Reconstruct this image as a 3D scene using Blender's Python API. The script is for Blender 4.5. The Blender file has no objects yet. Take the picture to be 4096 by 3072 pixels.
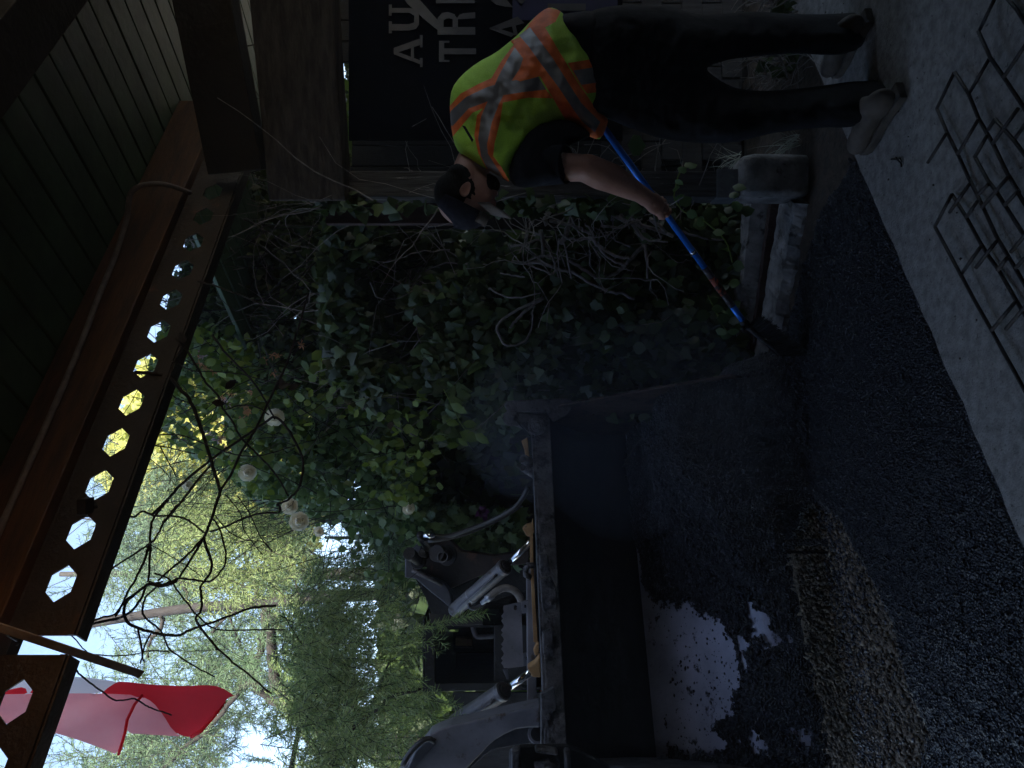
import bpy, bmesh, math, random
import numpy as np
from mathutils import Vector, Matrix, noise
from mathutils.geometry import delaunay_2d_cdt
random.seed(7); RS = np.random.RandomState(11)
R = math.radians
scene = bpy.context.scene
F = 2900.0; CH = 1.4           # focal length in photo pixels, eye height

# ------------------------------------------------------------ camera, sky, sun, exposure
cd = bpy.data.cameras.new("camera"); cam = bpy.data.objects.new("camera", cd)
scene.collection.objects.link(cam); scene.camera = cam
cd.sensor_width = 36; cd.lens = 36 * F / 4096; cd.clip_start = .02; cd.clip_end = 500
# phone held on its side: picture right = world down
cam.matrix_world = Matrix(((0, 1, 0, 0), (0, 0, -1, 0), (-1, 0, 0, CH), (0, 0, 0, 1)))
SUN_EL, SUN_AZ = R(38), R(150)         # azimuth clockwise from +Y: sun behind the camera, on the right
w = bpy.data.worlds.new("World"); scene.world = w; w.use_nodes = True
nt = w.node_tree; nt.nodes.clear()
sky = nt.nodes.new("ShaderNodeTexSky"); sky.sky_type = 'NISHITA'; sky.sun_disc = False
sky.sun_elevation = SUN_EL; sky.sun_rotation = SUN_AZ; sky.air_density = 1.0; sky.dust_density = 1.5; sky.ozone_density = 1.5
bg = nt.nodes.new("ShaderNodeBackground"); bg.inputs[1].default_value = 0.12
wo = nt.nodes.new("ShaderNodeOutputWorld")
nt.links.new(sky.outputs[0], bg.inputs[0]); nt.links.new(bg.outputs[0], wo.inputs[0])
sl = bpy.data.lights.new("sun", 'SUN'); sl.energy = 4.2; sl.angle = R(.5); sl.color = (1, .93, .82)
so = bpy.data.objects.new("sun", sl); scene.collection.objects.link(so)
sd = Vector((math.sin(SUN_AZ) * math.cos(SUN_EL), math.cos(SUN_AZ) * math.cos(SUN_EL), math.sin(SUN_EL)))
so.rotation_euler = (-sd).to_track_quat('-Z', 'Y').to_euler(); so.location = sd * 30
scene.view_settings.view_transform = 'Standard'; scene.view_settings.look = 'None'
scene.view_settings.exposure = 2.0; scene.view_settings.gamma = 1
scene.cycles.use_denoising = True
scene.cycles.max_bounces = 8; scene.cycles.diffuse_bounces = 3; scene.cycles.glossy_bounces = 3
scene.cycles.transparent_max_bounces = 12; scene.cycles.sample_clamp_indirect = 6

# ------------------------------------------------------------ helpers
col = scene.collection
def P(x, y, d): return Vector(((1536 - y) / F * d, d, CH + (2048 - x) / F * d))
def PZ(x, y, z=0.0):
    return P(x, y, (CH - z) * F / (x - 2048.0))
class MB:
    def __init__(s): s.v = []; s.f = []; s.m = []
    def add(s, vs, fs, m=0):
        b = len(s.v); s.v += [tuple(p) for p in vs]
        for f in fs: s.f.append(tuple(i + b for i in f)); s.m.append(m)
        return s
    def box(s, c, size, rot=None, m=0):
        sx, sy, sz = [q / 2 for q in size]; M = rot or Matrix.Identity(3)
        vs = [Vector(c) + M @ Vector((x * sx, y * sy, z * sz)) for z in (-1, 1) for y in (-1, 1) for x in (-1, 1)]
        return s.add(vs, [(0, 2, 3, 1), (4, 5, 7, 6), (0, 1, 5, 4), (2, 6, 7, 3), (0, 4, 6, 2), (1, 3, 7, 5)], m)
    def beam(s, a, b, w_, h_, up=(0, 0, 1), m=0):
        a = Vector(a); b = Vector(b); d = (b - a).normalized(); sd_ = d.cross(Vector(up)).normalized(); u = sd_.cross(d)
        return s.box((a + b) / 2, ((b - a).length, w_, h_), Matrix((d, sd_, u)).transposed(), m)
    def tube(s, pts, r, n=8, m=0, cap=True):
        pts = [Vector(p) for p in pts]; N = len(pts)
        rs = [r] * N if not hasattr(r, '__len__') else r
        t0 = (pts[1] - pts[0]).normalized(); ref = Vector((0, 0, 1)) if abs(t0.z) < .9 else Vector((1, 0, 0))
        u = t0.cross(ref).normalized(); vs = []; fs = []
        for i in range(N):
            t = (pts[min(i + 1, N - 1)] - pts[max(i - 1, 0)]).normalized()
            u = (u - t * u.dot(t)); u = u.normalized() if u.length > 1e-6 else t.orthogonal().normalized()
            vv = t.cross(u)
            for k in range(n):
                a = 2 * math.pi * k / n; vs.append(pts[i] + (u * math.cos(a) + vv * math.sin(a)) * rs[i])
        for i in range(N - 1):
            for k in range(n): fs.append((i * n + k, i * n + (k + 1) % n, (i + 1) * n + (k + 1) % n, (i + 1) * n + k))
        if cap: fs.append(tuple(range(n - 1, -1, -1))); fs.append(tuple((N - 1) * n + k for k in range(n)))
        return s.add(vs, fs, m)
    def plate(s, pts, ext, m=0):
        n = len(pts); ext = Vector(ext); vs = [Vector(p) for p in pts] + [Vector(p) + ext for p in pts]
        fs = [tuple(range(n)), tuple(range(2 * n - 1, n - 1, -1))] + [(i, (i + 1) % n, n + (i + 1) % n, n + i) for i in range(n)]
        return s.add(vs, fs, m)
    def ball(s, c, r, rot=None, n=12, m=0):
        rr = (r, r, r) if not hasattr(r, '__len__') else r; M = rot or Matrix.Identity(3); vs = []; fs = []
        for i in range(n + 1):
            th = math.pi * i / n
            for k in range(n * 2):
                ph = math.pi * k / n
                vs.append(Vector(c) + M @ Vector((rr[0] * math.sin(th) * math.cos(ph), rr[1] * math.sin(th) * math.sin(ph), rr[2] * math.cos(th))))
        q = n * 2
        for i in range(n):
            for k in range(q): fs.append((i * q + k, (i + 1) * q + k, (i + 1) * q + (k + 1) % q, i * q + (k + 1) % q))
        return s.add(vs, fs, m)
def link(o, parent=None):
    col.objects.link(o)
    if parent is not None: o.parent = parent; o.matrix_parent_inverse = parent.matrix_world.inverted()
    return o
def obj(name, mb, mats, parent=None, smooth=False, bevel=0, merge=False):
    me = bpy.data.meshes.new(name); me.from_pydata(mb.v, [], mb.f)
    for q in (mats if isinstance(mats, (list, tuple)) else [mats]): me.materials.append(q)
    me.polygons.foreach_set('material_index', mb.m)
    bm = bmesh.new(); bm.from_mesh(me)
    if merge: bmesh.ops.remove_doubles(bm, verts=bm.verts, dist=1e-5)
    bmesh.ops.recalc_face_normals(bm, faces=bm.faces); bm.to_mesh(me); bm.free()
    if smooth: me.shade_smooth()
    o = link(bpy.data.objects.new(name, me), parent)
    if bevel:
        b = o.modifiers.new("b", 'BEVEL'); b.width = bevel; b.segments = 2; b.limit_method = 'ANGLE'
    return o
def npmesh(name, V, Fc, mats, parent=None, smooth=False, idx=None):
    me = bpy.data.meshes.new(name); V = np.asarray(V, np.float32); Fc = np.asarray(Fc, np.int32); k = Fc.shape[1]
    me.vertices.add(len(V)); me.vertices.foreach_set('co', V.ravel())
    me.loops.add(Fc.size); me.loops.foreach_set('vertex_index', Fc.ravel())
    me.polygons.add(len(Fc)); me.polygons.foreach_set('loop_start', np.arange(0, Fc.size, k, dtype=np.int32))
    me.update(calc_edges=True)
    for q in (mats if isinstance(mats, (list, tuple)) else [mats]): me.materials.append(q)
    if idx is not None: me.polygons.foreach_set('material_index', np.asarray(idx, np.int32))
    if smooth: me.shade_smooth()
    return link(bpy.data.objects.new(name, me), parent)
def tag(o, label=None, cat=None, group=None, kind=None):
    if label: o['label'] = label
    if cat: o['category'] = cat
    if group: o['group'] = group
    if kind: o['kind'] = kind
    return o
def thing(name, label, cat, loc=(0, 0, 0), group=None):
    o = bpy.data.objects.new(name, None); o.location = loc; o.empty_display_size = .1
    col.objects.link(o); o.matrix_world = Matrix.Translation(loc)
    return tag(o, label, cat, group)
def joinmb(obj_mb, *o):
    return obj_mb

# ------------------------------------------------------------ materials
def mat(name, c1, c2=None, rough=.8, metal=0, scale=8, bump=0, bscale=40, detail=6, stretch=None, spec=.5, c3=None, p3=.6, s3=3, voro=False, island=False, transl=0, sheen=0, lo=.35, hi=.65, bdist=.01):
    m = bpy.data.materials.new(name); m.use_nodes = True; n = m.node_tree.nodes; L = m.node_tree.links
    b = n['Principled BSDF']; b.inputs['Roughness'].default_value = rough; b.inputs['Metallic'].default_value = metal
    b.inputs['Specular IOR Level'].default_value = spec
    if sheen: b.inputs['Sheen Weight'].default_value = sheen
    tc = n.new('ShaderNodeTexCoord'); mp = n.new('ShaderNodeMapping'); L.new(tc.outputs['Object'], mp.inputs[0])
    if stretch: mp.inputs['Scale'].default_value = stretch
    c2 = c2 or tuple(q * .7 for q in c1)
    rp = n.new('ShaderNodeValToRGB'); rp.color_ramp.elements[0].position = lo; rp.color_ramp.elements[1].position = hi
    rp.color_ramp.elements[0].color = (*c2, 1); rp.color_ramp.elements[1].color = (*c1, 1)
    if island:
        g = n.new('ShaderNodeNewGeometry'); L.new(g.outputs['Random Per Island'], rp.inputs[0])
        rp.color_ramp.elements[0].position = 0; rp.color_ramp.elements[1].position = 1
    else:
        t = n.new('ShaderNodeTexNoise'); t.inputs['Scale'].default_value = scale; t.inputs['Detail'].default_value = detail
        t.inputs['Roughness'].default_value = .6
        L.new(mp.outputs[0], t.inputs['Vector']); L.new(t.outputs['Fac'], rp.inputs[0])
    out = rp.outputs[0]
    if c3:
        t3 = n.new('ShaderNodeTexNoise'); t3.inputs['Scale'].default_value = s3; t3.inputs['Detail'].default_value = 8
        t3.inputs['Roughness'].default_value = .7
        L.new(mp.outputs[0], t3.inputs['Vector']); r3 = n.new('ShaderNodeValToRGB')
        r3.color_ramp.elements[0].position = p3 - .04; r3.color_ramp.elements[1].position = p3 + .04
        L.new(t3.outputs['Fac'], r3.inputs[0]); mx = n.new('ShaderNodeMixRGB'); L.new(r3.outputs[0], mx.inputs[0])
        L.new(out, mx.inputs[1]); mx.inputs[2].default_value = (*c3, 1); out = mx.outputs[0]
    L.new(out, b.inputs['Base Color'])
    if bump:
        if voro:
            t2 = n.new('ShaderNodeTexVoronoi'); t2.inputs['Scale'].default_value = bscale; o2 = t2.outputs['Distance']
        else:
            t2 = n.new('ShaderNodeTexNoise'); t2.inputs['Scale'].default_value = bscale; t2.inputs['Detail'].default_value = 5; o2 = t2.outputs['Fac']
        L.new(mp.outputs[0], t2.inputs['Vector']); bp = n.new('ShaderNodeBump'); bp.inputs['Strength'].default_value = bump
        bp.inputs['Distance'].default_value = bdist
        if voro: bp.invert = True
        L.new(o2, bp.inputs['Height']); L.new(bp.outputs[0], b.inputs['Normal'])
    if transl:
        tr = n.new('ShaderNodeBsdfTranslucent'); L.new(out, tr.inputs[0]); ms = n.new('ShaderNodeMixShader'); ms.inputs[0].default_value = transl
        L.new(b.outputs[0], ms.inputs[1]); L.new(tr.outputs[0], ms.inputs[2]); L.new(ms.outputs[0], n['Material Output'].inputs[0])
    return m
M = {}
M['concrete'] = mat('concrete', (.32, .306, .285), (.175, .167, .156), .9, scale=28, bump=.8, bscale=120, c3=(.07, .064, .058), p3=.63, s3=46, bdist=.006)
M['asphalt'] = mat('asphalt', (.008, .0085, .013), (.001, .001, .002), .40, scale=130, bump=1, bscale=110, voro=True, spec=.5, bdist=.008, detail=2)
M['gravel'] = mat('gravel', (.23, .185, .135), (.10, .078, .055), .9, scale=40, bump=.9, bscale=60, voro=True, c3=(.02, .02, .02), p3=.64, s3=14)
M['kerb'] = mat('kerb', (.30, .295, .285), (.11, .105, .10), .9, scale=9, bump=.8, bscale=45, c3=(.05, .045, .04), p3=.6, s3=10)
M['green'] = mat('green_paint', (.040, .088, .045), (.020, .050, .026), .5, scale=6, bump=.2, bscale=30, c3=(.03, .035, .025), p3=.7, s3=9)
M['orange'] = mat('orange_wood', (.095, .043, .013), (.035, .016, .006), .6, scale=5, stretch=(1, 1, 6), bump=.3, bscale=25, c3=(.08, .04, .02), p3=.68, s3=4)
M['dark_wood'] = mat('dark_wood', (.016, .012, .009), (.008, .006, .005), .8, scale=6, bump=.4)
M['rust'] = mat('rusty_steel', (.026, .017, .014), (.012, .009, .008), .6, scale=9, bump=.4, bscale=60, c3=(.09, .04, .025), p3=.66, s3=6)
M['timber'] = mat('weathered_timber', (.062, .052, .045), (.02, .017, .015), .85, scale=3.0, stretch=(.35, 9, 12), bump=.9, bscale=9, c3=(.02, .015, .012), p3=.62, s3=1.2)
M['post'] = mat('grey_post', (.055, .054, .053), (.016, .015, .015), .85, scale=3.5, stretch=(16, 16, 1.2), bump=.9, bscale=8, c3=(.42, .42, .41), p3=.66, s3=3)
M['redboard'] = mat('red_board', (.045, .02, .016), (.025, .013, .011), .8, scale=5, stretch=(10, 10, 1), bump=.4)
M['galv'] = mat('galvanised', (.35, .37, .40), (.22, .24, .27), .45, metal=.7, scale=12)
M['shadewall'] = mat('dark_boards', (.006, .006, .006), (.003, .003, .003), .9, scale=4, stretch=(14, 14, 1), bump=.5)  # darkness of the shed interior put into the board colour
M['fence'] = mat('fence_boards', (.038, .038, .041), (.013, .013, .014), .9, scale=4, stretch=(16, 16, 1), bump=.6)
M['sign'] = mat('sign_navy', (.0015, .002, .006), (.001, .001, .004), .95, spec=.08, scale=3)
M['signblue'] = mat('sign_blue', (.008, .012, .09), (.005, .008, .05), .6, scale=3)
M['letter'] = mat('sign_letter', (.075, .075, .082), (.045, .045, .052), .7, scale=6)
M['soil'] = mat('soil', (.075, .055, .038), (.03, .023, .017), .95, scale=25, bump=1, bscale=50, c3=(.16, .14, .12), p3=.67, s3=30)
M['blkmetal'] = mat('black_metal', (.016, .016, .018), (.008, .008, .009), .55, metal=.3, scale=8, bump=.4, bscale=40)
M['grimy'] = mat('grimy_steel', (.12, .115, .12), (.04, .038, .04), .6, metal=.2, scale=14, bump=.9, bscale=50, c3=(.012, .012, .014), p3=.56, s3=12)
M['cyl'] = mat('cylinder_paint', (.13, .135, .15), (.085, .088, .10), .45, metal=.1, scale=7, bump=.1, bscale=40, c3=(.05, .042, .036), p3=.60, s3=11)
M['grey_paint'] = mat('grey_paint', (.21, .215, .25), (.12, .125, .15), .42, metal=.15, scale=5, bump=.15, bscale=30, c3=(.075, .06, .05), p3=.61, s3=9)
M['dk_paint'] = mat('dark_plate', (.05, .038, .034), (.022, .02, .02), .5, metal=.3, scale=6, bump=.2, bscale=30, c3=(.12, .065, .045), p3=.62, s3=5)
M['slate'] = mat('slate_paint', (.11, .115, .14), (.05, .052, .062), .4, metal=.3, scale=5, bump=.15)
M['tan'] = mat('tan_paint', (.40, .24, .10), (.25, .145, .06), .6, scale=12, bump=.3, bscale=60, c3=(.06, .045, .03), p3=.66, s3=22)
M['chrome'] = mat('chrome', (.8, .83, .88), (.7, .73, .78), .08, metal=1)
M['worn'] = mat('worn_steel', (.44, .46, .58), (.27, .29, .37), .45, metal=.15, scale=4, stretch=(1, 1, 1), bump=.25, bscale=60, c3=(.014, .014, .017), p3=.63, s3=13)
M['bucket'] = mat('bucket_black', (.014, .014, .016), (.006, .006, .008), .8, scale=9, bump=.5, bscale=30)
M['bucket_rust'] = mat('bucket_rust', (.10, .065, .05), (.05, .034, .028), .8, scale=14, bump=.5, bscale=40, c3=(.014, .013, .014), p3=.55, s3=7)
M['hose'] = mat('rubber_hose', (.014, .014, .014), (.009, .009, .009), .45, scale=20)
M['hosecov'] = mat('hose_cover', (.20, .185, .165), (.11, .10, .09), .8, scale=20, bump=.4)
M['glass'] = mat('dirty_glass', (.01, .014, .012), (.006, .01, .008), .1, spec=.5)
M['white'] = mat('white_paint', (.7, .7, .7), (.6, .6, .6), .6)
M['vest'] = mat('vest_lime', (.44, .72, .07), (.33, .58, .05), .8, scale=300, detail=1, bump=.5, bscale=260, bdist=.003)
M['vorange'] = mat('vest_orange', (.95, .19, .03), (.70, .13, .02), .7, scale=14, bump=.4, bscale=25)
M['vsilver'] = mat('vest_silver', (.22, .205, .20), (.165, .155, .15), .5, metal=.2, scale=12, bump=.3, bscale=18)
M['black_cloth'] = mat('black_cloth', (.009, .010, .016), (.005, .0055, .009), .95, scale=9, bump=.5, bscale=14, spec=.25)
M['denim'] = mat('dark_denim', (.009, .0095, .013), (.004, .0045, .006), .95, scale=7, bump=.6, bscale=16, spec=.25)
M['skin'] = mat('skin', (.42, .22, .16), (.33, .165, .12), .55, scale=7, bump=.15, bscale=90)
M['hair'] = mat('hair', (.006, .005, .004), (.003, .0025, .002), .8, spec=.15, scale=40, stretch=(1, 1, 8), bump=.6)
M['cap'] = mat('cap_navy', (.013, .013, .021), (.009, .009, .015), .9, spec=.2, scale=50, bump=.3, bscale=120)
M['captan'] = mat('cap_tan', (.13, .108, .095), (.09, .073, .062), .8, scale=50)
M['boot'] = mat('boot_leather', (.12, .098, .08), (.06, .048, .038), .75, scale=9, bump=.4, bscale=40)
M['sole'] = mat('boot_sole', (.10, .085, .07), (.05, .042, .035), .85, scale=14, bump=.5, bscale=50)
M['blue'] = mat('blue_pole', (.04, .27, 1.0), (.035, .25, .95), .2, metal=.45, spec=.8)
M['poletape'] = mat('pole_tape', (.36, .07, .03), (.03, .02, .02), .6, scale=30, stretch=(1, 1, 3), lo=.49, hi=.51)
M['poledk'] = mat('pole_dark', (.06, .05, .055), (.03, .025, .03), .4, scale=14, c3=(.3, .3, .32), p3=.63, s3=60)
M['bristle'] = mat('bristle', (.010, .010, .012), (.006, .006, .006), .6, island=True)
M['vine'] = mat('vine_wood', (.24, .22, .205), (.10, .09, .08), .85, scale=14, bump=.8, bscale=60)
M['vinedk'] = mat('twig_dark', (.020, .016, .014), (.010, .008, .007), .8, scale=20, bump=.5, bscale=80)
M['bark'] = mat('bark', (.032, .028, .027), (.014, .012, .012), .9, scale=8, stretch=(1, 1, .4), bump=1, bscale=14, bdist=.03)
M['barkdk'] = mat('bark_dark', (.035, .03, .025), (.015, .012, .01), .9, scale=8, bump=1, bscale=14, bdist=.02)
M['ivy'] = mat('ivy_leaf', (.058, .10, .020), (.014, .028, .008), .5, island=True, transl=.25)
M['ivylt'] = mat('ivy_backlit', (.19, .27, .04), (.08, .14, .025), .5, island=True, transl=.4)  # leaf green with the backlight put into the colour
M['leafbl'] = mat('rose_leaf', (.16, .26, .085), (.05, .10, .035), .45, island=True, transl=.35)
M['yellow'] = mat('maple_leaf', (.62, .60, .17), (.34, .38, .10), .6, island=True, transl=.5)
M['fir'] = mat('fir_needle', (.17, .27, .13), (.07, .13, .065), .6, island=True, transl=.4)
M['firnear'] = mat('near_fir_lit', (.32, .42, .14), (.10, .18, .06), .6, island=True, transl=.35)  # brighter needle colour makes up for the shade on the near fir
M['firlt'] = mat('fir_tip', (.30, .38, .13), (.14, .21, .08), .6, island=True, transl=.4)
M['firbl'] = mat('spruce_needle', (.14, .23, .13), (.07, .12, .065), .6, island=True, transl=.3)
M['rose'] = mat('rose_petal', (.92, .90, .76), (.86, .82, .62), .6, island=True, transl=.4)
M['honey'] = mat('honeysuckle', (.62, .34, .12), (.55, .25, .22), .6, island=True, transl=.4)
M['lilac'] = mat('pale_flower', (.55, .48, .55), (.6, .35, .4), .6, island=True, transl=.4)
M['purple'] = mat('purple_petal', (.10, .015, .10), (.06, .01, .06), .6, island=True)
M['straw'] = mat('dry_blade', (.30, .32, .27), (.14, .17, .13), .8, island=True)
M['flagred'] = mat('flag_red', (.95, .03, .05), (.85, .025, .04), .6, scale=3, transl=.6)
M['flaglit'] = mat('flag_backlit', (1.0, .44, .47), (.96, .32, .35), .6, scale=3, transl=.65)  # pink is light coming through the nylon, put into the colour
M['flagwhite'] = mat('flag_white', (.97, .95, 1.0), (.92, .88, .97), .6, scale=3, transl=.6)
M['stone'] = mat('stones', (.27, .215, .155), (.06, .047, .035), .85, island=True)
M['agg'] = mat('coated_stone', (.060, .063, .085), (.003, .003, .005), .36, island=True)
M['barn'] = mat('house_wall', (.12, .11, .10), (.08, .07, .065), .9)

# ------------------------------------------------------------ setting: floor, ground, asphalt
def edgeY(X): return 2.30 + .71 * X
mb = MB(); top = []; n = 170
for i in range(n + 1):
    X = -4 + 7.2 * i / n
    top.append(Vector((X, edgeY(X) + .012 * noise.noise(Vector((X * 9, 0, 0))) + .008 * noise.noise(Vector((X * 40, 3, 0))), 0)))
vs = top + [Vector((3.2, -4, 0)), Vector((-4, -4, 0))]
mb.plate(vs, (0, 0, -.16)); tag(obj('concrete_floor', mb, M['concrete']), 'smooth grey concrete slab under the roof, at the feet of the worker', 'floor', kind='structure')
g = MB(); n = 60
vs = []; fs = []
for j in range(n + 1):
    for i in range(n + 1):
        a = (i / n * 2 - 1); b = j / n
        X = a * abs(a) ** 1.5 * 60; Y = -6 + (b ** 2.2) * 66
        vs.append((X, Y, -.062 + .0 * X))
for j in range(n):
    for i in range(n): fs.append((j * (n + 1) + i, j * (n + 1) + i + 1, (j + 1) * (n + 1) + i + 1, (j + 1) * (n + 1) + i))
g.add(vs, fs); tag(obj('ground', g, M['gravel']), 'brown gravel base beside the fresh asphalt', 'ground', kind='structure')

def inpoly(px, py, poly):
    px = np.asarray(px); py = np.asarray(py); c = np.zeros(px.shape, bool); n = len(poly)
    for i in range(n):
        x1, y1 = poly[i]; x2, y2 = poly[(i + 1) % n]
        if y1 == y2: continue
        c ^= ((y1 > py) != (y2 > py)) & (px < (x2 - x1) * (py - y1) / (y2 - y1) + x1)
    return c
def pdist(px, py, poly, closed=True):
    d = np.full(np.shape(px), 1e9); n = len(poly)
    for i in range(n if closed else n - 1):
        a = np.array(poly[i], float); b = np.array(poly[(i + 1) % n], float); ab = b - a
        t = np.clip(((px - a[0]) * ab[0] + (py - a[1]) * ab[1]) / max(1e-9, ab @ ab), 0, 1)
        d = np.minimum(d, np.hypot(px - a[0] - t * ab[0], py - a[1] - t * ab[1]))
    return d
def vnoise(x, y, s, seed=0):     # cheap value noise on arrays
    x = x * s; y = y * s; xi = np.floor(x).astype(int); yi = np.floor(y).astype(int); xf = x - xi; yf = y - yi
    xf = xf * xf * (3 - 2 * xf); yf = yf * yf * (3 - 2 * yf)
    def h(a, b):
        q = (a * 374761393 + b * 668265263 + seed * 982451653) & 0x7fffffff
        q = ((q ^ (q >> 13)) * 1274126177) & 0x7fffffff
        return ((q ^ (q >> 16)) & 0xffff) / 65535.0
    return (h(xi, yi) * (1 - xf) + h(xi + 1, yi) * xf) * (1 - yf) + (h(xi, yi + 1) * (1 - xf) + h(xi + 1, yi + 1) * xf) * yf
# fresh asphalt band as a rough height field
aspoly = [(.93, 3.02), (.86, 3.2), (.80, 3.36), (.62, 3.50), (.42, 3.64), (.26, 3.78), (.1, 4.0), (-.9, 4.2), (-.95, 3.80), (-.56, 3.38), (-.60, 3.15), (-.76, 2.91), (-.91, 2.72),
          (-1.10, 2.60), (-1.20, 2.47), (-1.42, 2.58), (-2.3, 2.5), (-3.5, 1.6), (-3.5, -.4), (.9, 2.9)]
s_ = .0085
gx = np.arange(-2.6, 1.0, s_); gy = np.arange(.3, 4.25, s_); GX, GY = np.meshgrid(gx, gy)
JX = GX + (RS.rand(*GX.shape) - .5) * s_ * .5; JY = GY + (RS.rand(*GX.shape) - .5) * s_ * .5
wob = (vnoise(GX, GY, 22, 1) - .5) * .05 + (vnoise(GX, GY, 70, 2) - .5) * .03
ins = inpoly(GX + wob, GY + wob * .7, aspoly) & (GY > edgeY(GX) - .03)
dist = pdist(GX, GY, aspoly)
Z = -.018 + (vnoise(GX, GY, 60, 3) ** 2) * .009 + vnoise(GX, GY, 7, 4) * .012 + (RS.rand(*GX.shape) ** 3) * .006
Z = np.where(GY < edgeY(GX) + .03, np.minimum(Z, -.012), Z) - np.clip(.04 - dist, 0, .04) * .6
idm = -np.ones(GX.shape, int); idm[ins] = np.arange(ins.sum())
V = np.stack([JX[ins], JY[ins], Z[ins]], 1)
q = ins[:-1, :-1] & ins[1:, :-1] & ins[:-1, 1:] & ins[1:, 1:]
Fc = np.stack([idm[:-1, :-1][q], idm[:-1, 1:][q], idm[1:, 1:][q], idm[1:, :-1][q]], 1)
tag(npmesh('asphalt', V, Fc, M['asphalt']), 'fresh black asphalt raked against the slab edge', 'asphalt', kind='structure')
# loose stones: one stuff object each
def stones(name, pts, smin, smax, m, label, cat, parent=None):
    V = []; Fc = []; b = 0
    base = np.array([(1, 0, 0), (-1, 0, 0), (0, 1, 0), (0, -1, 0), (0, 0, 1), (0, 0, -1)], float)
    fb = np.array([(0, 2, 4), (2, 1, 4), (1, 3, 4), (3, 0, 4), (2, 0, 5), (1, 2, 5), (3, 1, 5), (0, 3, 5)])
    for p in pts:
        s = smin + (smax - smin) * RS.rand() ** 2.5
        A = RS.randn(3, 3); Q, _ = np.linalg.qr(A)
        V.append(base * (s * (.6 + .8 * RS.rand(6, 1))) @ Q * np.array([1, 1, .7]) + np.array(p)); Fc.append(fb + b); b += 6
    o = npmesh(name, np.concatenate(V), np.concatenate(Fc), m, parent)
    return tag(o, label, cat, kind='stuff')
pts = []
k = np.argwhere(ins); 
for i in RS.permutation(len(k))[:24000]:
    a, b = k[i]; pts.append((GX[a, b], GY[a, b], Z[a, b] + .002))
stones('asphalt_aggregate', pts, .0022, .0085, M['agg'], 'coated black stones loose on the fresh asphalt', 'aggregate')
gpoly = [(-.40, 3.6), (-.56, 3.12), (-.73, 2.86), (-.87, 2.68), (-1.05, 2.54), (-1.16, 2.42), (-2.1, 2.6), (-2.1, 3.3), (-1.2, 3.6), (-.3, 3.95)]
pts = []
while len(pts) < 12500:
    x, y = RS.uniform(-2.1, -.3), RS.uniform(2.4, 3.8)
    if inpoly(x, y, gpoly): pts.append((x, y, -.058 + RS.rand() * .012))
stones('gravel', pts, .004, .017, M['stone'], 'loose brown gravel in front of the bucket lip', 'gravel')
pts = [(RS.uniform(.55, 2.2), RS.uniform(2.95, 4.2), -.055) for _ in range(2600)]
pts = [p for p in pts if p[1] > edgeY(p[0]) + .02]
stones('rubble', pts, .004, .022, M['stone'], 'crumbled rubble and dirt behind the slab edge by the pier', 'rubble')
pts = [(RS.uniform(-1.2, 1.9), 0, .004) for _ in range(90)]
pts = [(x, edgeY(x) - abs(RS.randn()) * .35 - .02, z) for x, _, z in pts]
stones('slab_litter', pts, .002, .006, M['soil'], 'dark crumbs scattered over the concrete slab', 'litter')
# dirt mound sheet behind slab to the kerb
mb = MB(); vs = []; fs = []; nx, ny = 60, 34
for j in range(ny + 1):
    for i in range(nx + 1):
        X = .35 + 3.0 * i / nx; Y0 = max(edgeY(X) + .01, 3.0 + 0 * X); Y = Y0 + (4.6 - Y0) * j / ny
        vs.append((X, Y, -.045 + .05 * noise.noise(Vector((X * 6, Y * 6, 0))) * (j / ny) + .06 * (j / ny) + .012 * noise.noise(Vector((X * 25, Y * 25, 4)))))
for j in range(ny):
    for i in range(nx): fs.append((j * (nx + 1) + i, j * (nx + 1) + i + 1, (j + 1) * (nx + 1) + i + 1, (j + 1) * (nx + 1) + i))
mb.add(vs, fs); tag(obj('soil', mb, M['soil'], smooth=True), 'dark soil between the slab and the fence', 'soil', kind='structure')

# ------------------------------------------------------------ kerbs
def rough_bar(name, a, b, w_, h_, amp, m, label, cat, group=None):
    a = Vector(a); b = Vector(b); d = (b - a); L = d.length; d.normalize(); s = Vector((-d.y, d.x, 0)); mb = MB(); vs = []; fs = []; n = int(L / .02)
    prof = [(-.5, -.5), (-.5, .1), (-.42, .5), (0, .52), (.42, .5), (.5, .1), (.5, -.5)]
    for i in range(n + 1):
        for k, (u, v) in enumerate(prof):
            p = a + d * (L * i / n); nz = noise.noise(Vector((i * .35, k * 1.7, amp * 50))) + .6 * noise.noise(Vector((i * .9, k * 3.1, 7)))
            vs.append(p + s * (u * w_ + nz * amp) + Vector((0, 0, v * h_ + nz * amp * (1 if v > 0 else 0))))
    K = len(prof)
    for i in range(n):
        for k in range(K - 1): fs.append((i * K + k, i * K + k + 1, (i + 1) * K + k + 1, (i + 1) * K + k))
    fs.append(tuple(range(K))); fs.append(tuple(n * K + k for k in range(K - 1, -1, -1)))
    mb.add(vs, fs); return tag(obj(name, mb, m), label, cat, group)
rough_bar('concrete_kerb', (1.05, 3.93, .02), (-.10, 4.32, .02), .17, .20, .006, M['kerb'], 'old grey concrete kerb running from the post footing toward the bucket, farther strip', 'kerb')
rough_bar('concrete_kerb', (.92, 3.58, -.02), (.0, 4.06, -.02), .24, .11, .014, M['kerb'], 'crumbling pale concrete strip right beside the fresh asphalt', 'kerb')
rough_bar('edging_board', (1.02, 3.77, .0), (-.1, 4.22, .0), .05, .10, .008, M['redboard'], 'dark broken edging between the two concrete strips', 'edging')

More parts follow.
